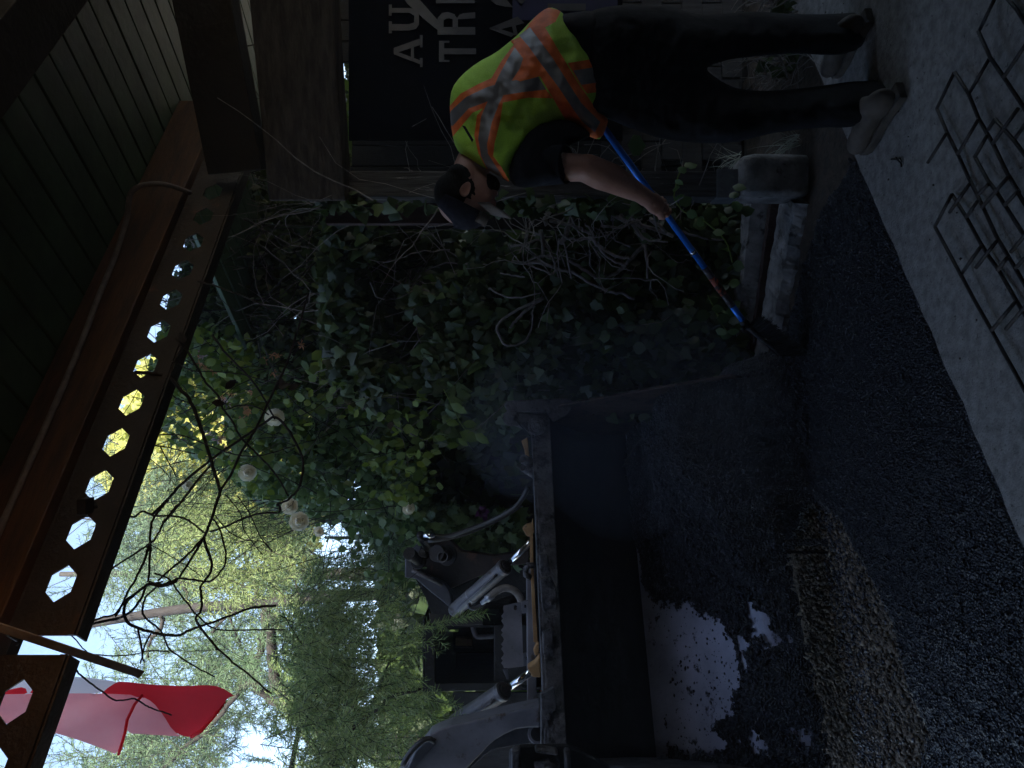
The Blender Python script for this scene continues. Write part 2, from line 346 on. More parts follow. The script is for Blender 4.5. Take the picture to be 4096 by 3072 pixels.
# ------------------------------------------------------------ roof structure
ev = Vector((.8, .6, 0)).normalized()       # along the eave (same heading as the slab edge)
ev = Vector((1, .753, 0)).normalized(); nv = Vector((-ev.y, ev.x, 0))   # outward
E0 = Vector((0, 2.70, 0))
def EV(s, t, z): return E0 + ev * s + nv * t + Vector((0, 0, z))
# ceiling boards
roof = thing('plank_ceiling', 'green painted plank ceiling under the shed roof', 'ceiling', (0, 0, 3.12))
i = 0
sB = -7.0
while sB < 4.2:
    mb = MB(); wB = .14; jit = random.uniform(-.002, .002)
    a = EV(sB + wB / 2, .25 if sB < 1.3 else 1.5, 3.135 + jit); b = EV(sB + wB / 2, -6.5, 3.135 + jit)
    mb.beam(a, b, wB - .012, .024); obj('ceiling_board', mb, M['green'], roof, bevel=.003); sB += wB
mb = MB(); mb.box(EV(-1.4, -3.1, 3.2), (11.6, 7.2, .06), Matrix((ev, nv, Vector((0, 0, 1)))).transposed()); obj('roof_deck', mb, M['dark_wood'], roof)
# fascia / rim beam, orange stained
mb = MB(); mb.beam(EV(-5, .0, 3.01), EV(1.80, .0, 3.01), .09, .22); tag(obj('wooden_beam', mb, M['orange'], bevel=.004), 'orange stained wooden beam under the green ceiling, with a conduit clipped to it', 'beam')
mb = MB(); mb.beam(EV(-6, -1.02, 3.0), EV(3.4, -1.02, 3.0), .18, .22); tag(obj('roof_beam', mb, M['dark_wood'], bevel=.004), 'near black beam crossing the green ceiling in the top left corner', 'beam')
# castellated steel channel with hexagonal holes
def castellated(name, s0, s1, label, extra=0):
    t = thing(name, label, 'steel beam', EV(s0, 0, 2.8)); mb = MB(); pitch = .1715; zc = 2.79; hh = .100; y0 = 0.0
    # web pieces around hex holes via CDT
    ring = []; pts = [Vector((s0, -hh)), Vector((s1, -hh)), Vector((s1, hh)), Vector((s0, hh))]; edges = [(0, 1), (1, 2), (2, 3), (3, 0)]; hexes = []
    k0 = math.floor(s0 / pitch)
    for k in range(k0, int(s1 / pitch) + 2):
        c = k * pitch + .087
        if c - .07 < s0 or c + .07 > s1: continue
        hx = [Vector((c - .060, 0)), Vector((c - .027, -.040)), Vector((c + .027, -.040)), Vector((c + .060, 0)), Vector((c + .027, .040)), Vector((c - .027, .040))]
        b = len(pts); pts += hx; edges += [(b + i, b + (i + 1) % 6) for i in range(6)]; hexes.append([(p.x, p.y) for p in hx])
    V2, E2, F2, *_ = delaunay_2d_cdt(pts, edges, [], 1, 1e-6)
    vs = [EV(v.x, y0, zc + v.y) for v in V2]; fs = []
    for f in F2:
        cx = sum(V2[i].x for i in f) / len(f); cy = sum(V2[i].y for i in f) / len(f)
        if not any(inpoly(cx, cy, h) for h in hexes): fs.append(tuple(f))
    mb.add(vs, fs); o = obj('web', mb, M['rust'], t); sm = o.modifiers.new('s', 'SOLIDIFY'); sm.thickness = .006; sm.offset = 0
    for sgn in (-1, 1):
        mb = MB(); mb.beam(EV(s0, .028, zc + sgn * (hh + .004)), EV(s1, .028, zc + sgn * (hh + .004)), .062, .008); obj('flange', mb, M['rust'], t, bevel=.002)
    mb = MB(); mb.beam(EV(s0, -.006, zc - hh + .009), EV(s1, -.006, zc - hh + .009), .006, .018); obj('lip', mb, M['rust'], t)
    return t
castellated('castellated_beam', -.93, 1.35, 'long rusty steel beam with a row of hexagonal holes along the eave')
castellated('castellated_beam', -3.6, -.986, 'shorter rusty steel beam piece with hexagonal holes, in front of the flag')
# clamp in a hole
mb = MB(); mb.tube([EV(-.52, .02, 2.86), EV(-.52, .02, 2.80), EV(-.50, 0, 2.77)], .016, 8); mb.box(EV(-.52, -.03, 2.79), (.05, .05, .03)); mb.tube([EV(-.52, .03, 2.90), EV(-.56, -.03, 3.0)], .007, 6)
tag(obj('beam_clamp', mb, M['blkmetal'], bevel=.002), 'dark clamp hooked through a hexagonal hole of the steel beam', 'clamp')
# conduit
c1 = lambda x, y: (x * .633, y * .633)
def pl(pts, fn, d, r, mb, n=6, jit=0, m=0, sub=3, taper=None):
    q = [fn(*p) for p in pts]; ds = d if hasattr(d, '__len__') else [d] * len(q)
    W = [P(a, b, dd) for (a, b), dd in zip(q, ds)]; out = []
    for i in range(len(W) - 1):
        p0 = W[max(i - 1, 0)]; p1 = W[i]; p2 = W[i + 1]; p3 = W[min(i + 2, len(W) - 1)]
        for k in range(sub):
            t = k / sub
            out.append(.5 * ((2 * p1) + (p2 - p0) * t + (2 * p0 - 5 * p1 + 4 * p2 - p3) * t * t + (3 * p1 - p0 - 3 * p2 + p3) * t ** 3))
    out.append(W[-1])
    if jit: out = [o + Vector((random.gauss(0, jit), random.gauss(0, jit), random.gauss(0, jit))) for o in out]
    rs = [r * (1 - (1 - (taper or 1)) * i / (len(out) - 1)) for i in range(len(out))]
    mb.tube(out, rs, n, m); return out
mb = MB()
W = [EV(1.05, -.05, 2.86), EV(.97, -.16, 2.93), EV(.90, -.18, 3.02), EV(.80, -.10, 3.05), EV(.62, .03 - .085, 3.06), EV(.4, .03 - .085, 3.05), EV(.1, .03 - .085, 3.03), EV(-.3, .03 - .085, 3.02), EV(-.9, .03 - .085, 3.01)]
out = []
for i in range(len(W) - 1):
    p0, p1, p2, p3 = W[max(i - 1, 0)], W[i], W[i + 1], W[min(i + 2, len(W) - 1)]
    for k in range(6):
        t = k / 6; out.append(.5 * ((2 * p1) + (p2 - p0) * t + (2 * p0 - 5 * p1 + 4 * p2 - p3) * t * t + (3 * p1 - p0 - 3 * p2 + p3) * t ** 3))
mb.tube(out, .011, 8); tag(obj('cable_conduit', mb, M['hosecov'], smooth=True), 'flexible metal conduit looping off the orange beam', 'conduit')
# lintel, posts, pier
LT0 = Vector((.88, 3.47, 0)); LT1 = Vector((3.0, 2.81, 0)); ld = (LT1 - LT0).normalized()
mb = MB(); mb.beam(LT0 + Vector((0, 0, 2.36)), LT1 + Vector((0, 0, 2.36)), .16, .36)
o = obj('timber_lintel', mb, M['timber'], bevel=.01); tag(o, 'massive weathered timber beam above the banner, grey and brown grain with knots', 'timber beam')
mb = MB(); mb.beam(LT0 + Vector((.10, -.12, 2.66)), LT1 + Vector((0, -.12, 2.84)), .12, .25); tag(obj('dark_rafter', mb, M['dark_wood'], bevel=.006), 'dark timber lying on top of the weathered lintel', 'timber')
pst = thing('wooden_post', 'weathered grey wooden post standing on the concrete footing', 'post', (.915, 3.5, 0))
mb = MB(); mb.box((.96, 3.54, 1.365), (.125, .125, 2.07)); obj('shaft', mb, M['post'], pst, bevel=.006)
mb = MB(); mb.box((.96, 3.469, .37), (.135, .008, .10)); mb.box((.894, 3.53, .37), (.006, .12, .10))
for a in (-.03, .03):
    for z in (.345, .4): mb.tube([(.96 + a, 3.466, z), (.96 + a, 3.456, z)], .007, 6)
obj('metal_bracket', mb, M['galv'], pst)
mb = MB(); mb.box((.88, 3.64, 1.98), (.16, .05, .7)); tag(obj('red_board', mb, M['redboard'], bevel=.003), 'faded red brown board fixed beside the top of the grey post', 'board')
mb = MB()
vs = []; fs = []; prof = [(.0, .0), (.098, 0), (.102, .08), (.102, .25), (.094, .30), (.06, .318), (0, .32)]
K = 28
for (r_, z) in prof:
    for k in range(K):
        a = 2 * math.pi * k / K; c, s = math.cos(a), math.sin(a); e = .28
        rr = r_ / (abs(c) ** (2 / e) + abs(s) ** (2 / e)) ** (e / 2)
        rr = r_ / max(abs(c), abs(s)) * .97 if r_ else 0
        rr = min(rr, r_ * 1.28)
        nn = noise.noise(Vector((c * 3, s * 3, z * 9))) * .006 if r_ > 0 else 0
        vs.append((.992 + (rr + nn) * c, 3.52 + (rr + nn) * s, z))
for j in range(len(prof) - 1):
    for k in range(K): fs.append((j * K + k, j * K + (k + 1) % K, (j + 1) * K + (k + 1) % K, (j + 1) * K + k))
mb.add(vs, fs); tag(obj('concrete_pier', mb, M['kerb'], smooth=True, merge=True), 'squat round edged concrete footing under the grey post', 'footing')

# ------------------------------------------------------------ dark back wall + banner
wl = thing('board_wall', 'near black board wall behind the banner, on the right of the post', 'wall', (1.8, 4.3, 0))
for i in range(26):
    X = .93 + i * .125; mb = MB()
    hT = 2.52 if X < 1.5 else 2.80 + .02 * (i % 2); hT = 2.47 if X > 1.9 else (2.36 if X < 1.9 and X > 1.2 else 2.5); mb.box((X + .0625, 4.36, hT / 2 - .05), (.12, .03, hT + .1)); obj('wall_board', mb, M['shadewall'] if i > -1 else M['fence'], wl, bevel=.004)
for z in (.35, .62, .9):
    pass
pf = thing('pallet_boards', 'grey weathered shingle boards stacked behind the legs of the worker', 'boards', (1.9, 4.1, 0))
for r_ in range(7):
    for i in range(9):
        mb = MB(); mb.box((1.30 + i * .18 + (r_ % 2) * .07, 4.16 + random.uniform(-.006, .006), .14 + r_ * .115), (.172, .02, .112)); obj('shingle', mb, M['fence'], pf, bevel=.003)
SD = 3.80
sg = thing('banner_sign', 'navy banner with big grey letters hanging under the timber beam behind the worker', 'sign', P(1900, 100, SD))
mb = MB(); mb.plate([P(1395, 560, SD), P(1395, -900, SD), P(2490, -900, SD), P(2490, 560, SD)], (0, .012, 0)); obj('banner', mb, M['sign'], sg)
mb = MB(); mb.plate([P(2050, 80, SD - .004), P(2050, -900, SD - .004), P(2470, -900, SD - .004), P(2470, 80, SD - .004)], (0, .003, 0)); obj('blue_field', mb, M['signblue'], sg)
G = {'A': [[(.30, 0), (.40, 0), (.52, .95), (.42, 1), (.36, 1)], [(0, 0), (.28, 0), (.28, .09), (0, .09)], [(.62, 0), (1, 0), (1, .09), (.62, .09)],
           [(.08, .05), (.20, .05), (.52, 1), (.40, 1)], [(.70, .05), (.90, .05), (.60, 1), (.42, 1)], [(.2, .3), (.78, .3), (.76, .4), (.22, .4)]],
     'U': [[(0, 1), (.42, 1), (.42, .9), (0, .9)], [(.62, 1), (1, 1), (1, .9), (.62, .9)], [(.1, .95), (.32, .95), (.32, .3), (.1, .3)], [(.72, .95), (.88, .95), (.88, .3), (.72, .3)],
           [(.1, .32), (.32, .32), (.38, .16), (.3, 0), (.16, .1)], [(.72, .32), (.88, .32), (.84, .1), (.7, 0), (.62, .16)], [(.3, 0), (.38, .16), (.62, .16), (.7, 0)]],
     'T': [[(0, 1), (1, 1), (1, .86), (0, .86)], [(0, .9), (.09, .9), (.09, .72), (0, .72)], [(.91, .9), (1, .9), (1, .72), (.91, .72)], [(.36, .88), (.64, .88), (.64, 0), (.36, 0)]],
     'R': [[(0, 1), (.32, 1), (.32, 0), (0, 0)], [(.3, 1), (.7, 1), (.66, .84), (.3, .84)], [(.7, 1), (.92, .88), (.68, .76), (.62, .84)], [(.92, .88), (.96, .72), (.7, .68), (.68, .78)], [(.96, .72), (.86, .54), (.66, .6), (.7, .7)], [(.86, .56), (.66, .46), (.3, .46), (.3, .6), (.68, .6)], [(.66, .5), (.84, .42), (.9, .3), (.66, .32)], [(.66, .34), (.9, .34), (.95, 0), (.7, 0)]],
     'I': [[(0, 1), (1, 1), (1, 0), (0, 0)]]}
G['A'] = G['A'][1:]
zoff = 0
def glyph(ch, xt, xb, yl, yr):
    global zoff
    mb = MB()
    for k, q in enumerate(G[ch]):
        zoff = k * .0006
        mb.plate([P(xt + (1 - b) * (xb - xt), yl - a * (yl - yr), SD - .010 - zoff) for a, b in q], (0, .002, 0))
    o = obj('letter', mb, M['letter'], sg); return o
glyph('A', 1575, 1690, 268, 140); glyph('U', 1555, 1676, 133, 18); glyph('T', 1756, 1904, 247, 163); glyph('R', 1750, 1901, 138, 44); glyph('I', 1744, 1898, 12, -30)
glyph('I', 2191, 2343, 42, 14)
for ps in ([(1957, 112), (2070, 66), (2098, 92), (1990, 120)], [(1957, 115), (1985, 110), (2060, 135), (2045, 148)], [(2046, 92), (2060, 90), (2072, 140), (2056, 140)]):
    mb = MB(); mb.plate([P(a, b, SD - .011 - .001 * (ps[0][1] % 3)) for a, b in ps], (0, .0015, 0)); obj('letter', mb, M['letter'], sg)
mb = MB(); mb.plate([P(a, b, SD - .009) for a, b in [(1590, -40), (1680, 0), (1755, 85), (1750, 120), (1690, 70), (1630, 15)]], (0, .002, 0)); obj('swoosh', mb, M['letter'], sg); mb = MB()
mb.plate([P(a, b, SD - .009) for a, b in [(1950, -10), (1985, 18), (2020, 26), (2052, 29), (2020, -10)]], (0, .002, 0)); obj('swoosh', mb, M['letter'], sg); mb = MB(); mb.plate([P(a, b, SD - .009) for a, b in [(2062, -5), (2085, 17), (2106, -5)]], (0, .002, 0))
obj('swoosh', mb, M['letter'], sg)

# enclosing building behind and above the camera
hb = thing('shed_building', 'dark shed building around the covered slab', 'building', (0, -4, 0))
mb = MB(); mb.box((0, -4.1, 2), (14, .2, 4.6)); obj('rear_wall', mb, M['barn'], hb)
mb = MB(); mb.box((3.3, -.6, .95), (.2, 7.2, 1.9)); mb.box((3.3, -2.2, 2.5), (.2, 4.0, 1.2)); obj('side_wall', mb, M['shadewall'], hb)
mb = MB(); mb.box(EV(-1.2, -2.2, 5.4), (24, .25, 4.3), Matrix((ev, nv, Vector((0, 0, 1)))).transposed()); obj('sun_blocker', mb, M['barn'], hb)  # added wall out of view, keeps the sun off loader and slab

# ------------------------------------------------------------ pole lamp outside the frame edge (its glow is in the picture)
lm = thing('bulb_lamp', 'warm light bulb under the roof at the edge of the frame', 'lamp', P(-90, 2230, 1.75))
bulb = bpy.data.materials.new('bulb'); bulb.use_nodes = True; bb = bulb.node_tree.nodes['Principled BSDF']
bb.inputs['Emission Color'].default_value = (1, .45, .15, 1); bb.inputs['Emission Strength'].default_value = 6
mb = MB(); mb.ball(P(-90, 2230, 1.75), .025, n=8); obj('bulb', mb, bulb, lm, smooth=True)
mb = MB(); mb.tube([P(-90, 2230, 1.75) + Vector((0, 0, .02)), P(-90, 2230, 1.75) + Vector((0, 0, .07))], .016, 10); obj('socket', mb, M['blkmetal'], lm)
pld = bpy.data.lights.new('lamp_light', 'POINT'); pld.energy = .3; pld.color = (1, .42, .13); pld.shadow_soft_size = .03
plo = bpy.data.objects.new('lamp_light', pld); plo.location = P(-90, 2230, 1.75) + Vector((0, -.05, 0)); link(plo, lm)


# ------------------------------------------------------------ rebar mesh on the slab
def c2(x, y): return (3600 + .482 * x, .482 * y)
def c3(x, y): return (3600 + .482 * x, 700 + .482 * y)
LONG = [[c2(305, 900), c2(390, 1100), c2(480, 1280), c2(580, 1500), c3(570, 20), c3(690, 270), c3(800, 510), c3(960, 780), c3(1150, 1110)],
        [c2(455, 600), c2(570, 780), c2(650, 980), c2(770, 1190), c2(890, 1440), c2(990, 1600), c3(980, 150), c3(1180, 480)],
        [c2(650, 260), c2(750, 480), c2(860, 640), c2(1200, 1150)], [c2(850, -60), c2(970, 80), c2(1180, 410)],
        [c2(620, 1300), c2(730, 1500), c3(780, 110), c3(870, 250), c3(1029, 500), c3(1200, 760)],
        [c2(790, 990), c2(870, 1080), c2(950, 1170), c2(1150, 1440)],
        [c3(430, 160), c3(550, 350), c3(670, 570), c3(740, 680), c3(820, 790), c3(940, 1000), c3(1180, 1400)],
        [c3(290, 430), c3(500, 820), c3(640, 1080), c3(760, 1290), c3(870, 1490), c3(1120, 1940)]]
SHORT = [[c2(305, 900), c2(450, 600)], [c2(230, 1350), c2(390, 1100)], [c2(480, 1280), c2(650, 990)], [c2(570, 780), c2(745, 480)], [c2(655, 260), c2(790, -20)], [c2(860, 640), c2(1150, 210)],
         [c2(730, 1075), c2(790, 990)], [c2(770, 1190), c2(980, 900)], [c2(620, 1300), c2(725, 1120)], [c2(940, 1170), c2(1150, 870)], [c3(290, 425), c3(430, 160)], [c3(410, 310), c3(580, 70)],
         [c3(550, 350), c3(645, 215)], [c3(680, 270), c3(905, 5)], [c3(650, 160), c3(735, 75)], [c3(510, 820), c3(680, 580)], [c3(630, 770), c3(805, 545)], [c3(810, 790), c3(895, 680)],
         [c3(760, 1290), c3(960, 1050)], [c3(880, 1280), c3(1150, 960)], [c3(870, 250), c3(985, 125)], [c3(960, 770), c3(1160, 560)], [c3(920, 640), c3(1160, 350)]]
rm = thing('rebar_mesh', 'rusty welded wire mesh panels lying on the concrete slab', 'wire mesh', PZ(3900, 700, .02))
for k, ln in enumerate(LONG):
    z = .014 + .012 * (k % 3); mb = MB(); q = [PZ(x, y, z + .006 * math.sin(i * 1.3 + k)) for i, (x, y) in enumerate(ln)]; mb.tube(q, .0053, 8)
    obj('long_rod', mb, M['rust'], rm, smooth=True)
for k, ln in enumerate(SHORT):
    z = .026 + .012 * (k % 3); mb = MB(); mb.tube([PZ(*ln[0], z), PZ(*ln[1], z + .004)], .0053, 8); obj('cross_rod', mb, M['rust'], rm, smooth=True)
# a fallen twig with pine needles on the slab
mb = MB(); tw = lambda x, y: PZ(3000 + x * .904, y * .904, .006)
mb.tube([tw(625, 705), tw(650, 705), tw(668, 722), tw(670, 738)], .003, 6); mb.tube([tw(650, 705), tw(664, 700), tw(672, 716)], .002, 6); mb.tube([tw(645, 695), tw(655, 706)], .002, 6)
tag(obj('fallen_twig', mb, M['vinedk']), 'small dark forked twig lying on the slab near the boot', 'twig')
mb = MB()
for i in range(60):
    x, y = RS.uniform(3380, 4080), RS.uniform(20, 1500); p = PZ(x, y, .003)
    if p.y > edgeY(p.x) - .05: continue
    a = RS.uniform(0, 6.28); l = RS.uniform(.015, .05); mb.tube([p, p + Vector((math.cos(a) * l, math.sin(a) * l, .004))], .0009, 4)
tag(obj('dry_needles', mb, M['straw']), 'dry pale needles scattered on the slab', 'needles', kind='stuff')

# ------------------------------------------------------------ inflated cloth volumes and remeshed bodies
def densify(poly, step):
    out = []; n = len(poly)
    for i in range(n):
        a = np.array(poly[i], float); b = np.array(poly[(i + 1) % n], float); k = max(1, int(np.hypot(*(b - a)) / step))
        for j in range(k): out.append(tuple(a + (b - a) * j / k))
    return out
def smooth_poly(poly, it=1):
    for _ in range(it):
        n = len(poly); q = []
        for i in range(n):
            a, b = poly[i], poly[(i + 1) % n]
            q.append((a[0] * .75 + b[0] * .25, a[1] * .75 + b[1] * .25)); q.append((a[0] * .25 + b[0] * .75, a[1] * .25 + b[1] * .75))
        poly = q
    return poly
def pillow(name, outline, dfun, Rm, Hm, mats, parent, regions=(), step=13, wr=.004, wfreq=14, rest=None, sm=1):
    """closed puffy volume grown from an outline; regions = [(poly, part index)] cut into its surface"""
    ol = densify(smooth_poly(outline, sm), step); pts = [Vector(p) for p in ol]; n0 = len(pts); edges = [(i, (i + 1) % n0) for i in range(n0)]
    xs = [p[0] for p in ol]; ys = [p[1] for p in ol]
    gx, gy = np.meshgrid(np.arange(min(xs), max(xs), step), np.arange(min(ys), max(ys), step))
    gx = gx + (np.arange(gx.shape[0]) % 2)[:, None] * step / 2
    ok = inpoly(gx, gy, ol) & (pdist(gx, gy, ol) > step * .5); gx = gx[ok]; gy = gy[ok]
    polys = []
    for pg, idx in regions:
        pd = densify(pg, step); b = len(pts); pts += [Vector(p) for p in pd]; edges += [(b + i, b + (i + 1) % len(pd)) for i in range(len(pd))]
        polys.append((pg, idx))
    pts += [Vector((a, b)) for a, b in zip(gx, gy)]
    V2, E2, F2, *_ = delaunay_2d_cdt(pts, edges, [], 0, .5)
    X = np.array([v.x for v in V2]); Y = np.array([v.y for v in V2]); D = pdist(X, Y, ol)
    t = np.clip(D / Rm, 0, 1); H = Hm * np.sqrt(np.clip(t * (2 - t), 0, 1))
    wn = np.array([noise.noise(Vector((a / 1000 * wfreq, b / 1000 * wfreq * .6, 3.1))) + .5 * noise.noise(Vector((a / 1000 * wfreq * 2.3, b / 1000 * wfreq * 2, 9))) for a, b in zip(X, Y)])
    H = H + wn * wr * np.minimum(1, D / (Rm * .4)) * 2.2
    tris = []
    for f in F2:
        cx = X[list(f)].mean(); cy = Y[list(f)].mean()
        if not inpoly(cx, cy, ol): continue
        idx = 0
        for pg, k in polys:
            if inpoly(cx, cy, pg): idx = k
        tris.append((tuple(f), idx))
    front = [P(X[i], Y[i], dfun(X[i], Y[i]) - H[i]) for i in range(len(X))]
    back = [P(X[i], Y[i], dfun(X[i], Y[i]) + H[i] * .9) for i in range(len(X))]
    return front, back, D, tris
def pillow_obj(name, mat_, parent, fb, keep=lambda k: True, off=0, both=True):
    front, back, D, tris = fb; mb = MB(); n = len(front); mb.v = [tuple(p) for p in front] + [tuple(p) for p in back]
    for f, k in tris:
        if not keep(k): continue
        mb.f.append(f); mb.m.append(0)
        if both: mb.f.append(tuple(n + (i) for i in reversed(f))); mb.m.append(0)
    me = bpy.data.meshes.new(name); me.from_pydata(mb.v, [], mb.f); me.materials.append(mat_)
    bm = bmesh.new(); bm.from_mesh(me); bmesh.ops.remove_doubles(bm, verts=bm.verts, dist=.0006)
    bmesh.ops.delete(bm, geom=[v for v in bm.verts if not v.link_faces], context='VERTS')
    bmesh.ops.recalc_face_normals(bm, faces=bm.faces)
    if off:
        bm.normal_update()
        for v in bm.verts: pass
    bm.to_mesh(me); bm.free(); me.shade_smooth()
    return link(bpy.data.objects.new(name, me), parent)
def remesh_obj(name, mb, m, parent, vox=.008, smooth=6, fac=.6):
    me = bpy.data.meshes.new(name); me.from_pydata(mb.v, [], mb.f)
    bm = bmesh.new(); bm.from_mesh(me); bmesh.ops.recalc_face_normals(bm, faces=bm.faces); bm.to_mesh(me); bm.free()
    o = bpy.data.objects.new(name + '_src', me); col.objects.link(o)
    r_ = o.modifiers.new('r', 'REMESH'); r_.mode = 'VOXEL'; r_.voxel_size = vox
    s_ = o.modifiers.new('s', 'SMOOTH'); s_.iterations = smooth; s_.factor = fac
    dg = bpy.context.evaluated_depsgraph_get(); dg.update(); ne = bpy.data.meshes.new_from_object(o.evaluated_get(dg))
    bpy.data.objects.remove(o); ne.name = name; ne.materials.clear(); ne.materials.append(m); ne.shade_smooth()
    return link(bpy.data.objects.new(name, ne), parent)
def capsule(mb, a, b, ra, rb, n=14, steps=4):
    a = Vector(a); b = Vector(b); mb.tube([a + (b - a) * i / steps for i in range(steps + 1)], [ra + (rb - ra) * i / steps for i in range(steps + 1)], n); mb.ball(a, ra, n=8); mb.ball(b, rb, n=8)

# ------------------------------------------------------------ the worker
wk = thing('person', 'worker in lime and orange safety vest and cap, bending and holding the blue pole', 'person', P(3500, 280, 2.75))
B = MB()
HIP = P(2440, 280, 2.88); WST = P(2330, 300, 2.86); MID = P(2140, 390, 2.85); CH_ = P(1985, 520, 2.84); NK0 = P(1925, 600, 2.82)
HC = P(1872, 782, 2.74); NK1 = HC + Vector((.075, .0, .0))
capsule(B, HIP, WST, .105, .10); capsule(B, WST, MID, .095, .10); capsule(B, MID, CH_, .10, .09); capsule(B, CH_, NK0, .085, .07); capsule(B, NK0, NK1, .062, .058)
KL = P(2950, 450, 2.80); AL = P(3450, 425, 2.74); KR = P(2920, 140, 2.98); AR = P(3350, 130, 2.98)
LH = P(2480, 400, 2.82); RH = P(2480, 160, 2.95)
capsule(B, LH, KL, .062, .044); capsule(B, KL, AL, .042, .034); capsule(B, RH, KR, .062, .044); capsule(B, KR, AR, .042, .034)
capsule(B, AL, P(3500, 500, 2.82), .036, .03); capsule(B, AR, P(3420, 200, 3.02), .036, .03)
# visible left arm
SH = P(2100, 664, 2.78); EL = P(2345, 672, 2.73); WR = P(2560, 775, 2.92)
capsule(B, CH_, SH, .09, .062); capsule(B, SH, EL, .062, .050); 
B.tube([EL, P(2400, 697, 2.77), P(2450, 715, 2.815), P(2510, 748, 2.87), WR, P(2590, 795, 2.95)], [.054, .058, .056, .046, .036, .036], 16); B.ball(EL, .052, n=10)
# hand: palm, knuckles
HD = P(2628, 822, 2.98)
ax = (P(2690, 868, 3.01) - WR).normalized()
Hm_ = Matrix((ax, Vector((0, 1, 0)), ax.cross(Vector((0, 1, 0))))).transposed()
B.ball(P(2618, 815, 2.97), (.056, .028, .048), Hm_, 10); B.ball(WR, .034, n=8)
# head
Fw = Vector((-.42, .10, -.90)).normalized(); Up = Vector((-.89, .12, .43)); Up = (Up - Fw * Up.dot(Fw)).normalized(); Lf = Up.cross(Fw)
if Lf.y > 0: Lf = -Lf
HM = Matrix((Fw, Lf, Up)).transposed()
def hp(f, l, u): return HC + Fw * f + Lf * l + Up * u
B.ball(hp(-.012, 0, .022), (.098, .076, .098), HM, 14); B.ball(hp(.022, 0, -.030), (.070, .060, .072), HM, 12); B.ball(hp(.052, 0, -.075), (.038, .036, .030), HM, 10)
B.ball(hp(.092, 0, -.012), (.024, .013, .022), HM, 8); B.ball(hp(.083, 0, .012), (.020, .045, .012), HM, 8); B.ball(hp(.085, 0, -.052), (.018, .026, .012), HM, 8)
B.ball(hp(.070, .036, -.020), (.022, .024, .022), HM, 8); B.ball(hp(.070, -.036, -.020), (.022, .024, .022), HM, 8)
capsule(B, hp(-.035, 0, -.05), NK0, .062, .075)
body = remesh_obj('body', B, M['skin'], wk, .008, 5)
# ear
for sg_ in (1, -1):
    mb = MB(); vs = []
    prof = [(-.002, -.034), (.014, -.026), (.020, .0), (.020, .022), (.008, .036), (-.012, .034), (-.024, .018), (-.022, -.006), (-.012, -.024)]
    for lay, (sc_, out_) in enumerate([(1, .004), (1.04, .016), (.86, .020), (.6, .010)]):
        for a, b in prof: vs.append(hp(-.012 + a * sc_ * .85, sg_ * (.068 + out_), -.012 + b * sc_ * .85))
    fs = []; K = len(prof)
    for j in range(3):
        for k in range(K): fs.append((j * K + k, j * K + (k + 1) % K, (j + 1) * K + (k + 1) % K, (j + 1) * K + k))
    fs.append(tuple(3 * K + k for k in range(K))); mb.add(vs, fs); o = obj('ear', mb, M['skin'], wk, smooth=True); o.modifiers.new('s', 'SUBSURF').levels = 1
for sg_ in (1, -1):
    mb = MB(); mb.ball(hp(.078, sg_ * .030, .004), .0115, n=8); obj('eye', mb, M['rose'], wk, smooth=True)
# fingers and thumb closed round the pole
POLE0 = P(2409, 504, 2.87); POLE1 = P(2985, 1302, 3.37)
pdv = (POLE1 - POLE0).normalized()
def onpole(px):   # point of the pole at picture x
    lo, hi = 0, 1
    for _ in range(30):
        t = (lo + hi) / 2; q = POLE0 + (POLE1 - POLE0) * t; x = 2048 - (q.z - CH) / q.y * F
        if x < px: lo = t
        else: hi = t
    return POLE0 + (POLE1 - POLE0) * lo
GR = onpole(2640); 
o1 = Vector((0, -1, 0)); o1 = (o1 - pdv * o1.dot(pdv)).normalized(); o2 = pdv.cross(o1).normalized()
if o2.z < 0: o2 = -o2
for i in range(4):
    c = GR + pdv * (.040 - .021 * i); L_ = [.98, 1.08, 1.02, .85][i]; pts = []; r0 = .024
    for a in (100, 60, 15, -35, -85, -130, -160):
        aa = R(a * L_ ** .5); pts.append(c + (o2 * math.sin(aa) + o1 * math.cos(aa)) * (r0 + (.006 if a > 80 else 0)) + pdv * (.004 * math.sin(a)))
    mb = MB(); mb.tube(pts, [.0105, .0105, .0098, .0092, .0085, .0078, .006], 10); mb.ball(pts[2], .0102, n=6); mb.ball(pts[4], .0092, n=6); mb.ball(pts[-1], .0062, n=6)
    o = obj('finger', mb, M['skin'], wk, smooth=True)
pts = [GR - pdv * .05 + o2 * .018 + o1 * .018, GR - pdv * .03 - o2 * .002 + o1 * .030, GR - pdv * .012 - o2 * .020 + o1 * .020, GR + pdv * .004 - o2 * .027 + o1 * .004]
mb = MB(); mb.tube(pts, [.014, .012, .0105, .008], 10); mb.ball(pts[-1], .008, n=6); obj('thumb', mb, M['skin'], wk, smooth=True)
# knuckle bridge
mb = MB(); capsule(mb, GR + o2 * .024 + pdv * .042 + o1 * .010, P(2612, 812, 2.96), .013, .024); capsule(mb, GR + o2 * .026 + pdv * .018 + o1 * .010, P(2606, 806, 2.96), .013, .026)
capsule(mb, GR + o2 * .026 - pdv * .004 + o1 * .010, P(2600, 800, 2.96), .013, .026); capsule(mb, GR + o2 * .024 - pdv * .026 + o1 * .010, P(2592, 795, 2.955), .013, .024)
remesh_obj('hand_back', mb, M['skin'], wk, .004, 6)
# right hand and forearm on the pole end, mostly hidden
mb = MB(); capsule(mb, P(2150, 330, 3.02), P(2340, 440, 2.97), .042, .032); mb.ball(P(2365, 462, 2.95), (.035, .03, .035), n=8); remesh_obj('far_forearm', mb, M['skin'], wk, .008, 4)
